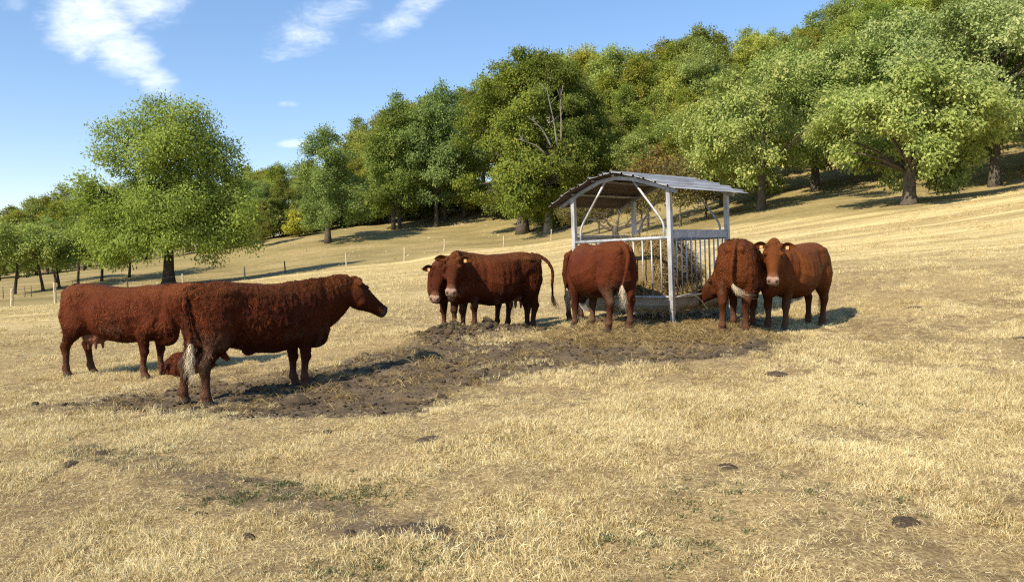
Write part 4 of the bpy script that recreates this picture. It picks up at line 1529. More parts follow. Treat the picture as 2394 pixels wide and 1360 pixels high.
    ribs = np.exp(-(((co[:, 0] - 0.02) / 0.25) ** 2 + ((co[:, 2] - 0.95) / 0.2) ** 2)) * np.sin(co[:, 0] * 52 + co[:, 2] * 6) * (ay > 0.2)
    fold = np.exp(-(((co[:, 0] - 1.0) / 0.14) ** 2)) * np.sin(co[:, 0] * 75 + co[:, 2] * 14) * (~in_head)
    co[:, 1] -= sg * (0.032 * fossa + 0.050 * flank + 0.020 * grv + 0.020 * neckb - 0.0035 * ribs - 0.004 * fold)
    # ears joined to the same mesh
    ev, ef = [], []
    ears = []
    for q, s in enumerate((1, -1)):
        o = HP + (hu * 0.02 + hs * s * 0.085 - hn * 0.01) * HS
        d = hs * s * 1.0 - hu * 0.18 + hn * 0.02 if ear_dirs is None else (hs * s * ear_dirs[q][0] + hu * ear_dirs[q][1] + hn * ear_dirs[q][2])
        v_, f_ = ear_geo(o, d, None, hn * 0.55 + hu * 0.35 + np.array([0, 0, -0.25]))
        b = len(ev)
        ev += v_
        ef += [tuple(i + b for i in k) for k in f_]
        ears.append((o, unit(d)))
    nb = len(co)
    faces = [tuple(p.vertices) for p in me.polygons] + [tuple(i + nb for i in k) for k in ef]
    allv = np.vstack([co, np.array(ev)])
    bpy.data.meshes.remove(me)
    # colours that belong to the animal
    c = np.tile(np.array(coat, float), (len(allv), 1))
    z = allv[:, 2]
    n1 = fbm(allv[:, 0] * 3, allv[:, 1] * 3, allv[:, 2] * 3, seed=seed + 20, octv=3)
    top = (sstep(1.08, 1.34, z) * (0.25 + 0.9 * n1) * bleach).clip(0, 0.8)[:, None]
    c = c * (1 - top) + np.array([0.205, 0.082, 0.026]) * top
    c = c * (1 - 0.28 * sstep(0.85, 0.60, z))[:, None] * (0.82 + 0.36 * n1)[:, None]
    rl = allv - HP
    hd_ = ((rl @ hu > -0.08) & (rl @ hu < 0.62) & (np.abs(rl @ hs) < 0.32) & (np.abs(rl @ hn) < 0.35))
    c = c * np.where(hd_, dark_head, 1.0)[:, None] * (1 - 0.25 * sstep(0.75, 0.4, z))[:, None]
    dusty = np.array([0.155, 0.085, 0.055])
    k = (sstep(0.48, 0.05, z) * 0.62 * (0.5 + n1))[:, None]
    c = c * (1 - k) + dusty * k
    dr = (sstep(0.56, 0.72, fbm(allv[:, 0] * 5, allv[:, 1] * 5, allv[:, 2] * 4, seed=seed + 33, octv=3)) * sstep(0.95, 0.55, z) * 0.55)[:, None]
    c = c * (1 - dr) + np.array([0.11, 0.075, 0.05]) * dr
    hoof = sstep(0.062, 0.045, z - np.array([0.0]))[:, None]
    c = c * (1 - hoof) + np.array([0.085, 0.068, 0.055]) * hoof
    if udder:
        ud = (((allv[:, 0] + 0.40) / 0.24) ** 2 + (allv[:, 1] / 0.2) ** 2 + ((z - 0.52) / 0.15) ** 2 < 1)[:, None] * 0.55
        c = c * (1 - ud) + np.array([0.30, 0.14, 0.10]) * ud
    rel = allv - HP
    u_, s_, n_ = rel @ hu / HS, rel @ hs / HS, rel @ hn / HS
    hd = (np.abs(s_) < 0.2) & (n_ > -0.3) & (n_ < 0.12) & (np.arange(len(allv)) < nb)
    if pink_muzzle:
        mz = (hd * sstep(0.445, 0.475, u_ + np.abs(s_) * 0.25 - (n_ < -0.10) * 0.03))[:, None]
        c = c * (1 - mz) + np.array([0.40, 0.27, 0.21]) * mz
        halo = (hd * sstep(0.37, 0.43, u_) * (1 - mz[:, 0]) * 0.35)[:, None]
        c = c * (1 - halo) + np.array([0.28, 0.14, 0.08]) * halo
    else:
        mz = (hd * sstep(0.44, 0.47, u_))[:, None]
        c = c * (1 - mz) + np.array([0.075, 0.052, 0.042]) * mz
    nos = (hd * np.exp(-(((u_ - 0.505) / 0.020) ** 2 + ((np.abs(s_) - 0.043) / 0.014) ** 2 + ((n_ + 0.03) / 0.022) ** 2)) * 1.3).clip(0, 1)[:, None]
    c = c * (1 - nos) + np.array([0.02, 0.012, 0.01]) * nos
    mouth = (hd * np.exp(-(((n_ + 0.096) / 0.007) ** 2)) * (u_ > 0.40) * 0.8)[:, None]
    c = c * (1 - mouth) + np.array([0.03, 0.015, 0.01]) * mouth
    eye_d = np.minimum.reduce([np.linalg.norm(np.stack([(u_ - 0.150) / 1.3, s_ - sg * 0.112, n_ + 0.028], 1), axis=1) for sg in (1, -1)])
    ey = (hd * sstep(0.042, 0.024, eye_d) * 0.6)[:, None]
    c = c * (1 - ey) + np.array([0.04, 0.016, 0.01]) * ey
    cwall = np.concatenate([cw, np.full(len(ev), 0.15)])
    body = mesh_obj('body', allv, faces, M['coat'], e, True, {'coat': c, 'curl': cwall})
    fur('coat_hair', body, e, c, cwall, rng, int(26000 * (0.55 + 0.45 * curl)), 0.016 + 0.016 * curl)
    # eyes
    for s in (1, -1):
        p = HP + (hu * 0.150 + hs * s * 0.106 - hn * 0.028) * HS
        mbe = MB()
        ellipsoid(mbe, tuple(p - hs * s * 0.004 * HS), (0.020, 0.018, 0.018), 0, 8)
        mbe.build('eye', M['eye'], e, True)
    # ear tags
    for q in tags:
        o, d = ears[q]
        mbt = MB()
        c0 = o + d * 0.085 + unit(hn * 0.55 + hu * 0.35) * 0.02 - np.array([0, 0, 0.02])
        mbt.box_between(c0 + np.array([0, 0, 0.015]), c0 - np.array([0, 0, 0.035]), 0.042, 0.006, tuple(unit(hn * 0.5 + hu * 0.5)))
        mbt.build('ear_tag', M['tag'], e)
    for q in range(horns):
        s = (1, -1)[q % 2]
        p = HP + (hs * s * 0.075 + hn * 0.03) * HS
        mbh = MB()
        mbh.tube([p, p + hs * s * 0.04 + np.array([0, 0, 0.03]), p + hs * s * 0.06 + np.array([0, 0, 0.075])], [0.030, 0.026, 0.016], 10)
        mbh.build('horn_stub', M['horn'], e, True)
    # switch of the tail
    end, pre = tc[-1], tc[-4]
    dr = unit(end - pre)
    sw = switch or [end - dr * 0.05, end + dr * 0.08 + np.array([0, 0, -0.03]), end + dr * 0.1 + np.array([0, 0, -0.18]), end + dr * 0.1 + np.array([0.01, 0, -0.36])]
    hair_strands('tail_switch', M[switch_mat], e, sw, 130, 0.5, 0.050, 0.0030, rng, 0.045)
    return e


def ang(hx, hy):
    return math.atan2(hy, hx)


def loc_dir(world_dir, heading):
    c, s = math.cos(-heading), math.sin(-heading)
    return (world_dir[0] * c - world_dir[1] * s, world_dir[0] * s + world_dir[1] * c, world_dir[2])


MAH, RED, ORG, DRK = (0.095, 0.0245, 0.009), (0.108, 0.028, 0.011), (0.158, 0.050, 0.014), (0.080, 0.0195, 0.007)

# near cow, seen from its right side, nose to the right
hB = ang(0.66, 0.75)
make_cow('cow', 'nearest shaggy dark red cow standing in profile, nose to the right', -3.20, 10.22, hB, 1.05, (1.36, -0.08, 1.36), loc_dir(unit((0.58, 0.38, -0.55)), hB), coat=DRK,
         feet=((0.0, -0.02), (-0.03, 0.0), (-0.16, 0.05), (-0.07, -0.03)), tail=[(-0.72, 0, 1.33), (-0.865, -0.02, 1.30), (-0.945, -0.06, 1.16), (-0.945, -0.12, 0.98), (-0.93, -0.15, 0.80), (-0.92, -0.15, 0.70)],
         switch=[(-0.92, -0.15, 0.74), (-0.93, -0.15, 0.60), (-0.94, -0.14, 0.42), (-0.91, -0.13, 0.22)], curl=1.0, horns=0, seed=3, belly=1.04, pink_muzzle=False)
# left cow behind it, with udder
hA = ang(1.35, -0.30)
make_cow('cow', 'brown cow with udder, leftmost, half hidden behind the near cow', -6.22, 12.82, hA, 1.06, (1.36, 0.02, 1.30), (0.60, 0.15, -0.78), coat=RED, feet=((0.03, 0), (-0.06, 0.0), (0.10, 0.0), (-0.10, 0.0)),
         udder=0.95, curl=0.8, seed=8, dewlap=1.3)
# pair in the middle
hD = ang(-0.80, -0.60)
make_cow('cow', 'cow facing the camera with swinging tail, front one of the middle pair', -0.27, 14.62, hD, 1.05, (1.15, 0.42, 1.28), loc_dir(unit((-0.05, -0.46, -0.84)), hD), head_up=loc_dir((0, -0.5, 0.8), hD), coat=MAH,
         feet=((0.0, 0), (0.04, 0), (0.06, 0), (-0.08, 0)), tail=[(-0.74, 0, 1.33), (-0.88, 0.03, 1.32), (-1.02, 0.10, 1.23), (-1.10, 0.16, 1.05), (-1.08, 0.18, 0.80), (-1.08, 0.19, 0.62)],
         switch=[(-1.08, 0.18, 0.66), (-1.09, 0.20, 0.52), (-1.13, 0.24, 0.42), (-1.20, 0.30, 0.33)], switch_mat='hair_brown', udder=0.6, curl=0.6, seed=14, tags=(0,), belly=1.17, bleach=0.7)
hE = ang(-0.74, -0.67)
make_cow('cow', 'cow mostly hidden behind its neighbour, left one of the middle pair', -0.72, 15.25, hE, 1.02, (1.15, 0.50, 1.17), loc_dir(unit((-0.12, -0.48, -0.80)), hE), head_up=loc_dir((0, -0.5, 0.8), hE), coat=DRK,
         curl=0.5, seed=19, tags=(1,), horns=0, ear_dirs=((0.9, -0.1, 0.1), (1.0, 0.0, 0.0)))
# at the feeder, left side
hF = ang(-0.34, 0.94)
make_cow('cow', 'smooth red cow feeding at the left side of the feeder, pale tail tuft', 1.46, 13.55, hF, 1.04, (1.22, -0.24, 0.78), loc_dir(unit((0.4, 0.35, -0.8)), hF), coat=RED,
         feet=((0.0, 0.03), (0.0, 0.0), (0.04, 0.02), (-0.05, 0.0)), tail=[(-0.72, 0, 1.33), (-0.86, 0, 1.295), (-0.94, -0.01, 1.15), (-0.955, 0.02, 0.95), (-0.94, 0.06, 0.78), (-0.93, 0.08, 0.70)],
         switch=[(-0.93, 0.08, 0.74), (-0.95, 0.08, 0.62), (-0.95, 0.06, 0.48), (-0.93, 0.08, 0.32)], curl=0.25, seed=23, belly=1.14)
hG = ang(0.70, 0.71)
make_cow('cow', 'cow at the far left side of the feeder, mostly hidden behind the red one', 1.72, 16.30, hG, 1.0, (1.10, -0.40, 0.95), (0.5, -0.5, -0.7), coat=RED, curl=0.5, seed=29, belly=1.0)
# at the feeder, right side
hH = ang(0.36, 0.93)
make_cow('cow', 'curly coated cow seen from behind, head bent left into the feeder', 3.66, 13.05, hH, 1.04, (0.96, 0.46, 0.84), loc_dir(unit((-0.66, 0.16, -0.70)), hH), coat=(0.125, 0.037, 0.012),
         feet=((0.0, 0), (0.02, 0.0), (-0.04, 0.02), (0.05, 0.0)), tail=[(-0.72, 0, 1.33), (-0.86, 0, 1.295), (-0.94, 0.01, 1.15), (-0.96, 0.03, 0.95), (-0.95, 0.03, 0.80), (-0.95, 0.0, 0.70)],
         switch=[(-0.95, 0.01, 0.74), (-0.97, -0.03, 0.66), (-0.98, -0.14, 0.58), (-0.96, -0.30, 0.56)], curl=1.0, seed=31, belly=1.10)
hI = ang(-0.72, -0.69)
make_cow('cow', 'smooth orange brown cow on the far right looking at the camera', 4.80, 13.78, hI, 1.05, (1.17, 0.26, 1.33), loc_dir(unit((-0.16, -0.44, -0.84)), hI), head_up=loc_dir((-0.1, -0.5, 0.8), hI), coat=ORG,
         feet=((0.02, 0), (0.0, 0), (0.06, 0), (-0.10, 0)), curl=0.15, seed=37, tags=(0, 1), belly=1.12, ear_dirs=((1.0, -0.12, 0.12), (1.0, -0.10, 0.05)))


# calf lying curled on the ground between the two left cows
def make_calf(x, y, heading):
    e = empty('calf', (x, y, gz(x, y)), heading)
    tag(e, 'curly calf lying on the earth behind the near cow', 'calf', 'red cattle round the feeder')
    e.scale = (0.86, 0.86, 0.86)
    mb = MB()
    rings = []
    for tx, ty, zt, zb, w in ((-0.46, 0, 0.26, 0.08, 0.08), (-0.40, 0, 0.36, 0.02, 0.17), (-0.28, 0, 0.42, 0.0, 0.225), (-0.10, 0.0, 0.41, 0.0, 0.24), (0.10, 0.0, 0.40, 0.0, 0.23), (0.26, 0.01, 0.41, 0.0, 0.19), (0.38, 0.03, 0.38, 0.04, 0.14), (0.46, 0.05, 0.30, 0.1, 0.08)):
        rings.append(ell_ring((tx, ty, (zt + zb) / 2), (0, w, 0), (0, 0, (zt - zb) / 2), 18, 2.3))
    mb.add(*loft(rings))
    nk = catmull([(0.28, 0.02, 0.28), (0.46, -0.02, 0.36), (0.58, -0.10, 0.40)], 7)
    mb.tube(nk, list(np.linspace(0.14, 0.085, 7)), 12)
    HP, hu = np.array([0.60, -0.10, 0.47]), unit((0.45, -0.35, -0.75))
    hs = unit(np.cross((0, 0, 1), hu))
    hn = np.cross(hu, hs)
    mb.add(*loft([ell_ring(HP + hu * u * 0.62 + hn * (a + b) / 2 * 0.68, hs * w * 0.68, hn * (a - b) / 2 * 0.68, 16, 2.4) for (u, a, b, w) in HEAD]))
    for s in (1, -1):   # folded legs
        mb.tube(catmull([(0.30, s * 0.15, 0.16), (0.46, s * 0.17, 0.06), (0.52, s * 0.16, 0.045), (0.36, s * 0.19, 0.035), (0.26, s * 0.20, 0.03)], 12), [0.07, 0.065, 0.05, 0.042, 0.04, 0.036, 0.033, 0.03, 0.03, 0.033, 0.033, 0.03], 10)
        mb.tube(catmull([(-0.30, s * 0.16, 0.22), (-0.12, s * 0.24, 0.16), (-0.10, s * 0.25, 0.08), (-0.30, s * 0.25, 0.05), (-0.20, s * 0.27, 0.035), (-0.05, s * 0.27, 0.03)], 14), [0.12, 0.12, 0.11, 0.09, 0.075, 0.06, 0.05, 0.045, 0.042, 0.036, 0.033, 0.033, 0.033, 0.03], 10)
    mb.tube(catmull([(-0.42, 0, 0.30), (-0.50, 0.02, 0.24), (-0.50, 0.10, 0.10), (-0.40, 0.24, 0.03)], 9), [0.03, 0.026, 0.024, 0.02, 0.02, 0.02, 0.022, 0.022, 0.012], 8)
    me = remesh(mb.v, mb.f, 0.012, 5, 0.5)
    co, no = get_co(me), get_no(me)
    rid = fbm(co[:, 0] * 22, co[:, 1] * 22, co[:, 2] * 16, seed=3, octv=3)
    co = co + no * ((rid - 0.5) * 0.04)[:, None]
    faces = [tuple(p.vertices) for p in me.polygons]
    ev, ef = [], []
    for s in (1, -1):
        v_, f_ = ear_geo(HP + hs * s * 0.06, hs * s - hu * 0.4, None, hn * 0.5 + hu * 0.4, 0.15, 0.045)
        b = len(ev)
        ev += v_
        ef += [tuple(i + b for i in k) for k in f_]
    allv = np.vstack([co, np.array(ev)])
    faces += [tuple(i + len(co) for i in k) for k in ef]
    c = np.tile(np.array([0.115, 0.034, 0.016]), (len(allv), 1))
    body = mesh_obj('body', allv, faces, M['coat'], e, True, {'coat': c, 'curl': np.full(len(allv), 1.0)})
    fur('coat_hair', body, e, c, np.full(len(allv), 1.0), np.random.default_rng(5), 9000, 0.026)
    for s in (1, -1):
        mbe = MB()
        ellipsoid(mbe, tuple(HP + hu * 0.09 + hs * s * 0.07 - hn * 0.02), (0.016,) * 3, 0, 8)
        mbe.build('eye', M['eye'], e, True)


make_calf(-4.98, 12.55, ang(0.42, 0.90))


# ------------------------------------------------------------------ covered hay feeder
FU, FV = 0.935, 1.025                       # half sizes: u towards the right corner, v towards the left corner
f_rz = math.atan2(0.719, 0.695)
f_base = at(1575, 762, 13.5)
fc, fs = math.cos(f_rz), math.sin(f_rz)
f_cx, f_cy = 2.68 + FU * fc - FV * fs, 13.5 + FU * fs + FV * fc
feeder = empty('hay_feeder', (f_cx, f_cy, float(f_base[2]) + 0.01))
feeder.rotation_euler = (Matrix.Rotation(R(-2.2), 3, 'Y') @ Matrix.Rotation(f_rz, 3, 'Z')).to_euler()
tag(feeder, 'galvanised steel hay feeder with ribbed roof, bars and trough', 'hay feeder')
RAIL, RIM = 1.46, 0.47
PROF = [(-1.26, 2.235), (-1.0, 2.33), (-0.5, 2.50), (-0.08, 2.60), (0.18, 2.60), (0.50, 2.545), (0.95, 2.36), (1.42, 2.13)]


def prof_z(v):
    return float(np.interp(v, [p[0] for p in PROF], [p[1] for p in PROF]))


for su in (-1, 1):
    for sv in (-1, 1):
        mb = MB()
        mb.box_between((su * FU, sv * FV, 0.17), (su * FU, sv * FV, prof_z(sv * FV) - 0.055), 0.074, 0.074, (1, 0, 0))
        p = mb.build('post', M['steel'], feeder)
        mb = MB()
        mb.box_between((su * FU, sv * FV, -0.17), (su * FU, sv * FV, 0.20), 0.058, 0.058, (1, 0, 0))
        mb.box_between((su * FU, sv * FV, -0.17), (su * FU, sv * FV, -0.15), 0.16, 0.16, (1, 0, 0))
        mb.build('adjustable_foot', M['steel_dull'], p)
for su in (-1, 1):      # rafters follow the roof
    vs = [-1.18, -0.75, -0.3, 0.05, 0.4, 0.85, 1.32]
    mb = MB()
    for a, b in zip(vs[:-1], vs[1:]):
        mb.box_between((su * FU, a, prof_z(a) - 0.055), (su * FU, b, prof_z(b) - 0.055), 0.05, 0.06)
    mb.build('rafter', M['steel_dull'], feeder)
    for sv in (-1, 1):  # bent braces from the rail to the rafter
        vv = sv * (FV - 0.13)
        mb = MB()
        top_v = sv * 0.30
        uu = su * (FU - 0.02)
        ez = prof_z(top_v) - 0.08
        pts = [(uu, vv, RAIL - 0.02), (uu, vv, RAIL + 0.16), (uu, vv - sv * 0.008, RAIL + 0.22), (uu, vv - sv * 0.035, RAIL + 0.285), (uu, vv - sv * 0.08, RAIL + 0.355), (uu, (vv - sv * 0.08 + top_v) / 2, (RAIL + 0.355 + ez) / 2), (uu, top_v, ez)]
        mb.tube(pts, 0.021, 8)
        mb.build('brace', M['steel'], feeder, True)
for v in (-0.95, -0.42, 0.05, 0.5, 0.98):
    mb = MB()
    mb.box_between((-1.02, v, prof_z(v) - 0.016), (1.12, v, prof_z(v) - 0.016), 0.05, 0.03)
    mb.build('purlin', M['steel_dull'], feeder)


def roof_sheet(v0, v1, u0, u1, lift):
    """ribbed sheet, ribs run with the ridge"""
    pts = []
    v = v0
    rib = 0.235
    k = 0
    while v < v1 - 1e-6:
        nxt = min(v + rib, v1)
        for fr, h in ((0.0, 0.0), (0.34, 0.0), (0.44, 0.0), (0.50, 0.034), (0.60, 0.034), (0.66, 0.0), (0.8, 0.0)):
            q = v + (nxt - v) * fr
            pts.append((q, prof_z(q) + h + lift))
        v = nxt
    pts.append((v1, prof_z(v1) + lift))
    V, F = [], []
    n = len(pts)
    for u, dz in ((u0, 0.0), (u1, 0.0)):
        for off in (0.0, 0.006):
            for (q, z) in pts:
                V.append((u + 0.012 * math.sin(q * 23.0), q, z + off + 0.006 * math.sin(q * 11 + u * 3)))
    for i in range(n - 1):
        F.append((n + i, n + i + 1, 3 * n + i + 1, 3 * n + i))
        F.append((i + 1, i, 2 * n + i, 2 * n + i + 1))
        F.append((i, i + 1, n + i + 1, n + i))
        F.append((2 * n + i + 1, 2 * n + i, 3 * n + i, 3 * n + i + 1))
    F.append((0, n, 3 * n, 2 * n))
    F.append((n - 1, 2 * n - 1 + 0, 4 * n - 1, 3 * n - 1)[::-1])
    o = mesh_obj('roof_sheet', V, F, M['sheet'], feeder, False)
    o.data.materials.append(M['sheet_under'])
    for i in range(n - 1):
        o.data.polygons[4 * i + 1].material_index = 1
    return o


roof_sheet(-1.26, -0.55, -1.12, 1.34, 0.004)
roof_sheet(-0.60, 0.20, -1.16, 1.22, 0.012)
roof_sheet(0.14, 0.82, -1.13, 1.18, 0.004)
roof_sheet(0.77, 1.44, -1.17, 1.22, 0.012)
# rails, bars and trough on each of the four sides
for (ax, sgn, L, nb_) in (('u', -1, FV, 10), ('v', -1, FU, 11), ('u', 1, FV, 10), ('v', 1, FU, 11)):
    def P(t, off, z):
        return (sgn * (FU - off), t, z) if ax == 'u' else (t, sgn * (FV - off), z)
    mb = MB()
    if ax == 'u':
        mb.tube([P(-L + 0.04, 0, RAIL), P(L - 0.04, 0, RAIL)], 0.031, 10)
    else:
        mb.box_between(P(-L + 0.04, 0, RAIL + 0.045), P(L - 0.04, 0, RAIL + 0.045), 0.045, 0.105)
        mb.box_between(P(-L + 0.04, 0.05, RAIL + 0.115), P(L - 0.04, 0.05, RAIL + 0.115), 0.12, 0.03)
    mb.build('top_rail', M['steel'], feeder, ax == 'u')
    mb = MB()
    mb.tube([P(-L + 0.04, 0, RIM), P(L - 0.04, 0, RIM)], 0.024, 8)
    mb.build('lower_rail', M['steel'], feeder, True)
    for i in range(nb_):
        t = -L + 0.10 + (2 * L - 0.20) * (i + 0.5) / nb_
        lean_ = 0.0
        mb = MB()
        mb.tube([P(t, 0.0, RIM), P(t + lean_, 0.0, RAIL - 0.01)], 0.0135, 7)
        mb.build('bar', M['steel'], feeder, True)
    # trough side: upright lip, then sloping in
    V, F = [], []
    for t in (-L + 0.02, L - 0.02):
        for off, z in ((0.012, RIM - 0.02), (0.02, 0.325), (0.10, 0.205), (0.108, 0.210), (0.030, 0.33), (0.022, RIM - 0.02)):
            V.append(P(t * (1 - (off - 0.012) * 0.6), off, z))
    for i in range(6):
        j = (i + 1) % 6
        F.append((i, j, 6 + j, 6 + i))
    F += [(5, 4, 3, 2, 1, 0), (6, 7, 8, 9, 10, 11)]
    mesh_obj('trough_side', V, F, M['trough'], feeder, False)
mb = MB()
mb.box_between((-FU + 0.11, 0, 0.212), (FU - 0.11, 0, 0.212), 2 * FV - 0.22, 0.012)
mb.build('trough_floor', M['trough'], feeder)
feeder_m = Matrix.Translation(feeder.location) @ feeder.rotation_euler.to_matrix().to_4x4()


def straw_mesh(name, mat, centres, normals, n, length, width, rng, lay=0.8):
    i = rng.integers(0, len(centres), n)
    p = centres[i] + rng.normal(0, 0.012, (n, 3))
    nr = normals[i]
    d = rng.normal(0, 1, (n, 3))
    d = d - nr * (d * nr).sum(1, keepdims=True) * lay
    d /= np.linalg.norm(d, axis=1, keepdims=True) + 1e-9
    s = np.cross(d, nr + rng.normal(0, 0.3, (n, 3)))
    s /= np.linalg.norm(s, axis=1, keepdims=True) + 1e-9
    Ln = length * rng.uniform(0.5, 1.4, (n, 1))
    W = width * rng.uniform(0.6, 1.3, (n, 1))
    v = np.empty((n, 4, 3))
    v[:, 0], v[:, 1] = p - s * W, p + s * W
    v[:, 2] = p + d * Ln + s * W * 0.5 + nr * 0.01
    v[:, 3] = p + d * Ln - s * W * 0.5 + nr * 0.01
    return fast_quads(name, v.reshape(-1, 3), n, mat, {'tint': np.repeat(rng.uniform(0.05, 1, n), 4)})


# round bale, half eaten
bale = empty('hay_bale', feeder_m @ Vector((0.05, 0.02, 0.22)))
bale.rotation_euler = feeder.rotation_euler
tag(bale, 'brown half eaten round hay bale inside the feeder', 'hay bale')
rings = []
for i, u in enumerate(np.linspace(-0.62, 0.60, 15)):
    rr = 0.66 * (1 - 0.16 * abs(u / 0.62) ** 6)
    rg = []
    for k in range(40):
        a = 2 * math.pi * k / 40
        yy, zz = math.cos(a) * rr, math.sin(a) * rr
        nz = float(fbm([u * 3], [yy * 3], [zz * 3], seed=77, octv=3)[0])
        f_ = 1 + (nz - 0.5) * 0.42
        zz2 = 0.60 + zz * f_
        rg.append((u + (nz - 0.5) * 0.12, yy * f_ * 1.02, max(0.0, zz2)))
    rings.append(rg)
v_, f_ = loft(rings)
core = mesh_obj('bale_core', v_, f_, M['bale'], bale, True)
cc_, nn_ = get_co(core.data), get_no(core.data)
rb = np.random.default_rng(81)
ok = cc_[:, 2] > 0.06
hm = straw_mesh('bale_straws', M['hay'], cc_[ok], nn_[ok], 14000, 0.15, 0.004, rb, 0.6)
st = link(bpy.data.objects.new('bale_straws', hm), bale)
st['kind'] = 'stuff'
# hay pulled down into the trough
def hay_heap(u, v, ru, rv, h, label, seed):
    e = empty('hay_heap', feeder_m @ Vector((u, v, 0.22)))
    e.rotation_euler = feeder.rotation_euler
    tag(e, label, 'hay')
    rr = np.random.default_rng(seed)
    n = 26
    V, F = [], []
    for i in range(n):
        for j in range(n):
            a, b = i / (n - 1) * 2 - 1, j / (n - 1) * 2 - 1
            q = max(0, 1 - (a * a) ** 1.5) * max(0, 1 - (b * b) ** 1.5)
            z = h * q ** 0.6 * (0.6 + 0.8 * float(vnoise([a * 4 + seed], [b * 4], seed=seed)[0]))
            V.append((a * ru, b * rv, z))
    for i in range(n - 1):
        for j in range(n - 1):
            F.append((i * n + j, (i + 1) * n + j, (i + 1) * n + j + 1, i * n + j + 1))
    o = mesh_obj('heap_core', V, F, M['bale'], e, True)
    c_, q_ = get_co(o.data), get_no(o.data)
    m_ = straw_mesh('heap_straws', M['hay'], c_, q_, 3500, 0.12, 0.0035, rr, 0.6)
    k_ = link(bpy.data.objects.new('heap_straws', m_), e)
    k_['kind'] = 'stuff'


hay_heap(-0.72, -0.25, 0.15, 0.60, 0.34, 'loose hay in the trough behind the left bars', 5)
hay_heap(0.05, -0.82, 0.62, 0.15, 0.30, 'loose hay in the trough behind the right bars', 6)
# slack baling twine hanging from the front corner
tw = [feeder_m @ Vector(p) for p in ((-0.86, -1.07, 0.47), (-0.55, -1.12, 0.50), (-0.30, -1.14, 0.42), (-0.12, -1.15, 0.28), (-0.02, -1.16, 0.20))]
mb = MB()
mb.tube(catmull([tuple(p) for p in tw], 14), 0.006, 6)
tag(mb.build('baling_twine', M['twine'], None, True), 'slack pale baling twine hanging at the front corner of the feeder', 'twine')


# ------------------------------------------------------------------ fence, dead wood, droppings, stones
fence = empty('wire_fence', (0, 0, 0))
posts = [(27, 717, 44, 42, 0), (130, 712, 46, 52, 0), (300, 692, 52, 34, 1), (428, 672, 56, 32, 0), (572, 652, 62, 28, 0), (667, 638, 64, 28, 1), (810, 621, 64, 30, 0), (945, 612, 64, 34, 0), (1038, 587, 66, 28, 0), (1177, 578, 70, 27, 0), (1288, 562, 74, 26, 0), (1418, 556, 76, 26, 0)]
rf = np.random.default_rng(17)
first = at(*posts[0][:3])
fence.location = (first[0], first[1], gz(first[0], first[1]))
tag(fence, 'wire fence on pale split wood posts across the pasture', 'fence')
fl = Vector(fence.location)
tops = []
for i, (px, row, d, hp, dark) in enumerate(posts):
    p = at(px, row, d)
    b = Vector((p[0], p[1], gz(p[0], p[1]) - 0.15)) - fl
    h = hp / FPX * d + 0.15
    r = (0.085 if i in (0, 1) else 0.062) * (1.0 if not dark else 0.9)
    ln = Vector((rf.normal(0, 0.03), rf.normal(0, 0.03), 0)) * h
    mb = MB()
    mb.tube([b, b + Vector((0.01, 0, h * 0.5)) + ln * 0.5, b + Vector((0, 0, h * 0.97)) + ln, b + Vector((0, 0, h)) + ln], [r * 1.05, r, r * 0.9, r * 0.55], 7)
    mb.build('post', M['post_dark' if dark else 'post'], fence)
    tops.append((b, h, ln))
for frac in (0.55, 0.9):
    mb = MB()
    pts = [b + Vector((0, 0, h * frac)) + ln * frac for b, h, ln in tops]
    mb.tube(pts, 0.006, 4)
    mb.build('wire', M['wire'], fence)
stake_lab = ['thin dark stake in the orchard grass, left of the slanted trunk', 'thin dark stake beside the slanted orchard trunk', 'thin pale stake at the left picture edge', 'thin stake right of the pale left fence posts']
for (px, row, d, h), lab in zip(((58, 692, 58, 0.75), (73, 694, 58, 0.8), (7, 694, 58, 0.9), (170, 678, 60, 0.9)), stake_lab):
    p = at(px, row, d)
    b = Vector((p[0], p[1], gz(p[0], p[1]) - 0.1))
    mb = MB()
    mb.tube([b, b + Vector((0.02, 0, h * 0.5)), b + Vector((0.0, 0, h + 0.1))], [0.035, 0.03, 0.02], 6)
    tag(mb.build('stake', M['post_dark'], None), lab, 'stake')

# gnarled, nearly bare tree behind the feeder
x, y = spot(1440, 577, 45)
dead = empty('bare_tree', (x, y, gz(x, y)))
tag(dead, 'gnarled almost bare little tree seen through the feeder', 'tree')
mb = MB()
mb.tube(catmull([(0.12, 0, -0.2), (0.10, 0, 0.3), (-0.05, 0, 0.75), (-0.02, 0, 1.05)], 9), np.linspace(0.23, 0.15, 9), 9)
mb.build('trunk', M['bark'], dead, True)
rd = np.random.default_rng(5)
for (ax_, az_, ln_) in ((-1.0, 0.7, 1.3), (-0.8, 0.25, 1.7), (0.9, 0.6, 1.5), (1.1, 0.25, 2.2), (0.3, 1.0, 1.2)):
    mb = MB()
    d_ = np.array([ax_, rd.normal(0, 0.3), az_])
    d_ /= np.linalg.norm(d_)
    p0 = np.array([-0.02, 0, rd.uniform(0.8, 1.05)])
    c_ = catmull([p0, p0 + d_ * ln_ * 0.35 + [0, 0, -0.08], p0 + d_ * ln_ * 0.7 + [0, 0, 0.15], p0 + d_ * ln_ + [0, 0, 0.05]], 10)
    mb.tube(c_, np.linspace(0.09, 0.02, 10), 6)
    for k in range(16):
        j = rd.integers(3, 10)
        q = rd.normal(0, 1, 3)
        q[2] = abs(q[2]) * 0.6
        q /= np.linalg.norm(q)
        e_ = c_[j] + q * rd.uniform(0.3, 0.8)
        mb.tube([c_[j], (c_[j] + e_) / 2 + rd.normal(0, 0.05, 3), e_], [0.02, 0.013, 0.006], 4, False)
    mb.build('branch', M['bark'], dead, True)
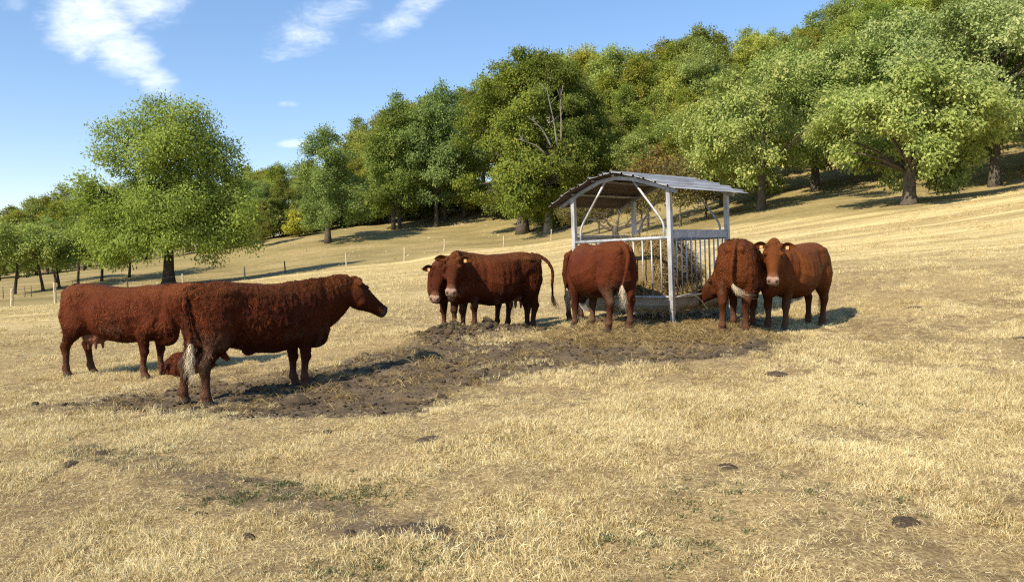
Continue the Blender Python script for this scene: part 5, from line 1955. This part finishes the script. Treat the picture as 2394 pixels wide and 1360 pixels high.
# bleached dead limbs in the dark beech
hb = [o for o in bpy.data.objects if o.get('label', '').startswith('dark beech on a thick white trunk')][0]
inv = (Matrix.Translation(hb.location) @ Matrix.Rotation(hb.rotation_euler[2], 4, 'Z') @ Matrix.Diagonal((*hb.scale, 1))).inverted()
for pxs in (((1302, 340), (1296, 290), (1285, 240), (1278, 205)), ((1290, 345), (1272, 310), (1255, 290), (1232, 272)), ((1275, 360), (1255, 342), (1230, 332), (1208, 325)), ((1312, 330), (1312, 280), (1310, 240), (1316, 200))):
    pts = []
    for k, (px, row) in enumerate(pxs):
        pts.append(tuple(inv @ Vector(at(px, row, 76.0 - 0.3 * k))))
    c_ = catmull(pts, 12)
    mb = MB()
    mb.tube(c_, np.linspace(0.09, 0.025, 12), 6)
    for k in range(5):
        j = rd.integers(4, 11)
        e_ = c_[j] + np.array([rd.normal(0, 0.7), rd.normal(0, 0.3), rd.uniform(0.2, 1.0)])
        mb.tube([c_[j], (c_[j] + e_) / 2, e_], [0.04, 0.03, 0.012], 4)
    mb.build('dead_branch', M['dead_wood'], hb, True)

# dung pats
def pix_ground(px, row):
    ds = np.linspace(3.6, 60, 3000)
    pts = np.array([at(px, row, k) for k in ds])
    k = np.argmax(pts[:, 2] < base_z(pts[:, 0], pts[:, 1]))
    return pts[k, 0], pts[k, 1]


dung_kinds = []
for i in range(3):
    V, F = [], []
    nr_, na_ = 7, 20
    V.append((0, 0, 0.035))
    for r_ in range(1, nr_ + 1):
        for a_ in range(na_):
            a = 2 * math.pi * a_ / na_
            t = r_ / nr_
            wob = 1 + 0.55 * (float(vnoise([math.cos(a) * 1.6 + i * 9], [math.sin(a) * 1.6], seed=i)[0]) - 0.5) * 2
            z = 0.045 * (1 - t ** 3) * (0.55 + 0.9 * float(vnoise([math.cos(a) * t * 5 + i], [math.sin(a) * t * 5], seed=40 + i)[0])) - 0.012 * (t > 0.99)
            V.append((math.cos(a) * t * wob, math.sin(a) * t * wob * 0.85, z))
    for a_ in range(na_):
        F.append((0, 1 + a_, 1 + (a_ + 1) % na_))
    for r_ in range(nr_ - 1):
        for a_ in range(na_):
            b, c = 1 + r_ * na_ + a_, 1 + r_ * na_ + (a_ + 1) % na_
            F.append((b, b + na_, c + na_, c))
    me = bpy.data.meshes.new('dung_pat')
    me.from_pydata(V, [], F)
    finish_mesh(me, M['dung'], True)
    dung_kinds.append(me)
for i, (px, row, s, lab) in enumerate(((960, 1238, 0.17, 'largest broken dung pat in the foreground, left of centre'), (905, 1236, 0.11, 'dung pat touching the left of the largest one'), (1035, 1240, 0.10, 'small dung pat just right of the largest one'),
                                       (818, 1243, 0.05, 'small dung lump left of the largest foreground pat'), (580, 1253, 0.06, 'thin dark dung pat at lower left under a tuft'), (468, 1197, 0.07, 'dark dung pat under a tuft near the left green weeds'),
                                       (1010, 1036, 0.15, 'dung pat below the muddy patch, centre'), (765, 1006, 0.08, 'small dung pat under the near cow belly line'), (1817, 868, 0.17, 'dark dung pat in the grass below the right cow'),
                                       (1610, 800, 0.22, 'flat grey dung pat before the cow bent into the feeder'), (2140, 722, 0.16, 'dung pat far right on the slope beside the right cow'), (2385, 790, 0.14, 'dung pat cut by the right picture edge'),
                                       (165, 1092, 0.08, 'dark dung lump in the grass at far left'), (237, 1066, 0.09, 'dung pat right of the far left lump'), (1700, 1098, 0.10, 'dung pat in the right foreground grass'),
                                       (2110, 1228, 0.10, 'dry flat dung pat in the bottom right grass'), (48, 835, 0.09, 'dung lump left of the leftmost cow'), (100, 955, 0.10, 'dung pat in the grass under the leftmost cow'))):
    x, y = pix_ground(px, row)
    o = link(bpy.data.objects.new('dung_pat', dung_kinds[i % 3]))
    o.location = (x, y, gz(x, y) + 0.002)
    o.rotation_euler = (0, 0, i * 1.7)
    o.scale = (s * 0.8, s * 0.8, 0.4 + 0.8 * s)
    tag(o, lab, 'dung', 'dung pats on the meadow')

# pale stones scattered over the pasture
stones = [lump_mesh('stone', M['stone'], 300 + i, 1, 0.6, 0.5) for i in range(4)]
x = rng.uniform(-45, 10, 6000); y = rng.uniform(55, 100, 6000)
keep = (field_edge(x, y) > 0.5) & (fbm(x * 0.14, y * 0.14, seed=91, octv=3) > 0.56)
x, y = x[keep][:420], y[keep][:420]
scatter('pasture_stones', np.stack([x, y, ground_z(x, y) + 0.02], 1), rng.uniform(0, 6.28, (len(x), 3)) * np.array([0.1, 0.1, 1]), rng.lognormal(-2.75, 0.4, len(x)), rng.integers(0, 4, len(x)), stones,
        'pale stones scattered over the pasture beyond the fence')

# tell the last look-alikes of the wood apart by their order from left to right
same = {}
for o in bpy.data.objects:
    if o.parent is None and o.name.startswith('woodland_tree') and o.get('group'):
        same.setdefault(o['label'], []).append(o)
for lab, objs in same.items():
    if len(objs) > 1:
        objs.sort(key=lambda q: q.location.x / q.location.y)
        words = {2: ['left one', 'right one'], 3: ['leftmost', 'middle one', 'rightmost']}.get(len(objs), ['leftmost', 'second from left', 'third from left', 'fourth from left', 'fifth from left', 'sixth from left', 'seventh from left'])
        for o, w in zip(objs, words):
            o['label'] = lab.replace(', ', ' ' + w + ', ', 1) if len((lab + ' ' + w).split()) <= 16 else lab.replace('just below the skyline', 'below the skyline').replace('halfway up the wood', 'halfway up').replace('low in the wood', 'low down').replace(', ', ' ' + w + ', ', 1)
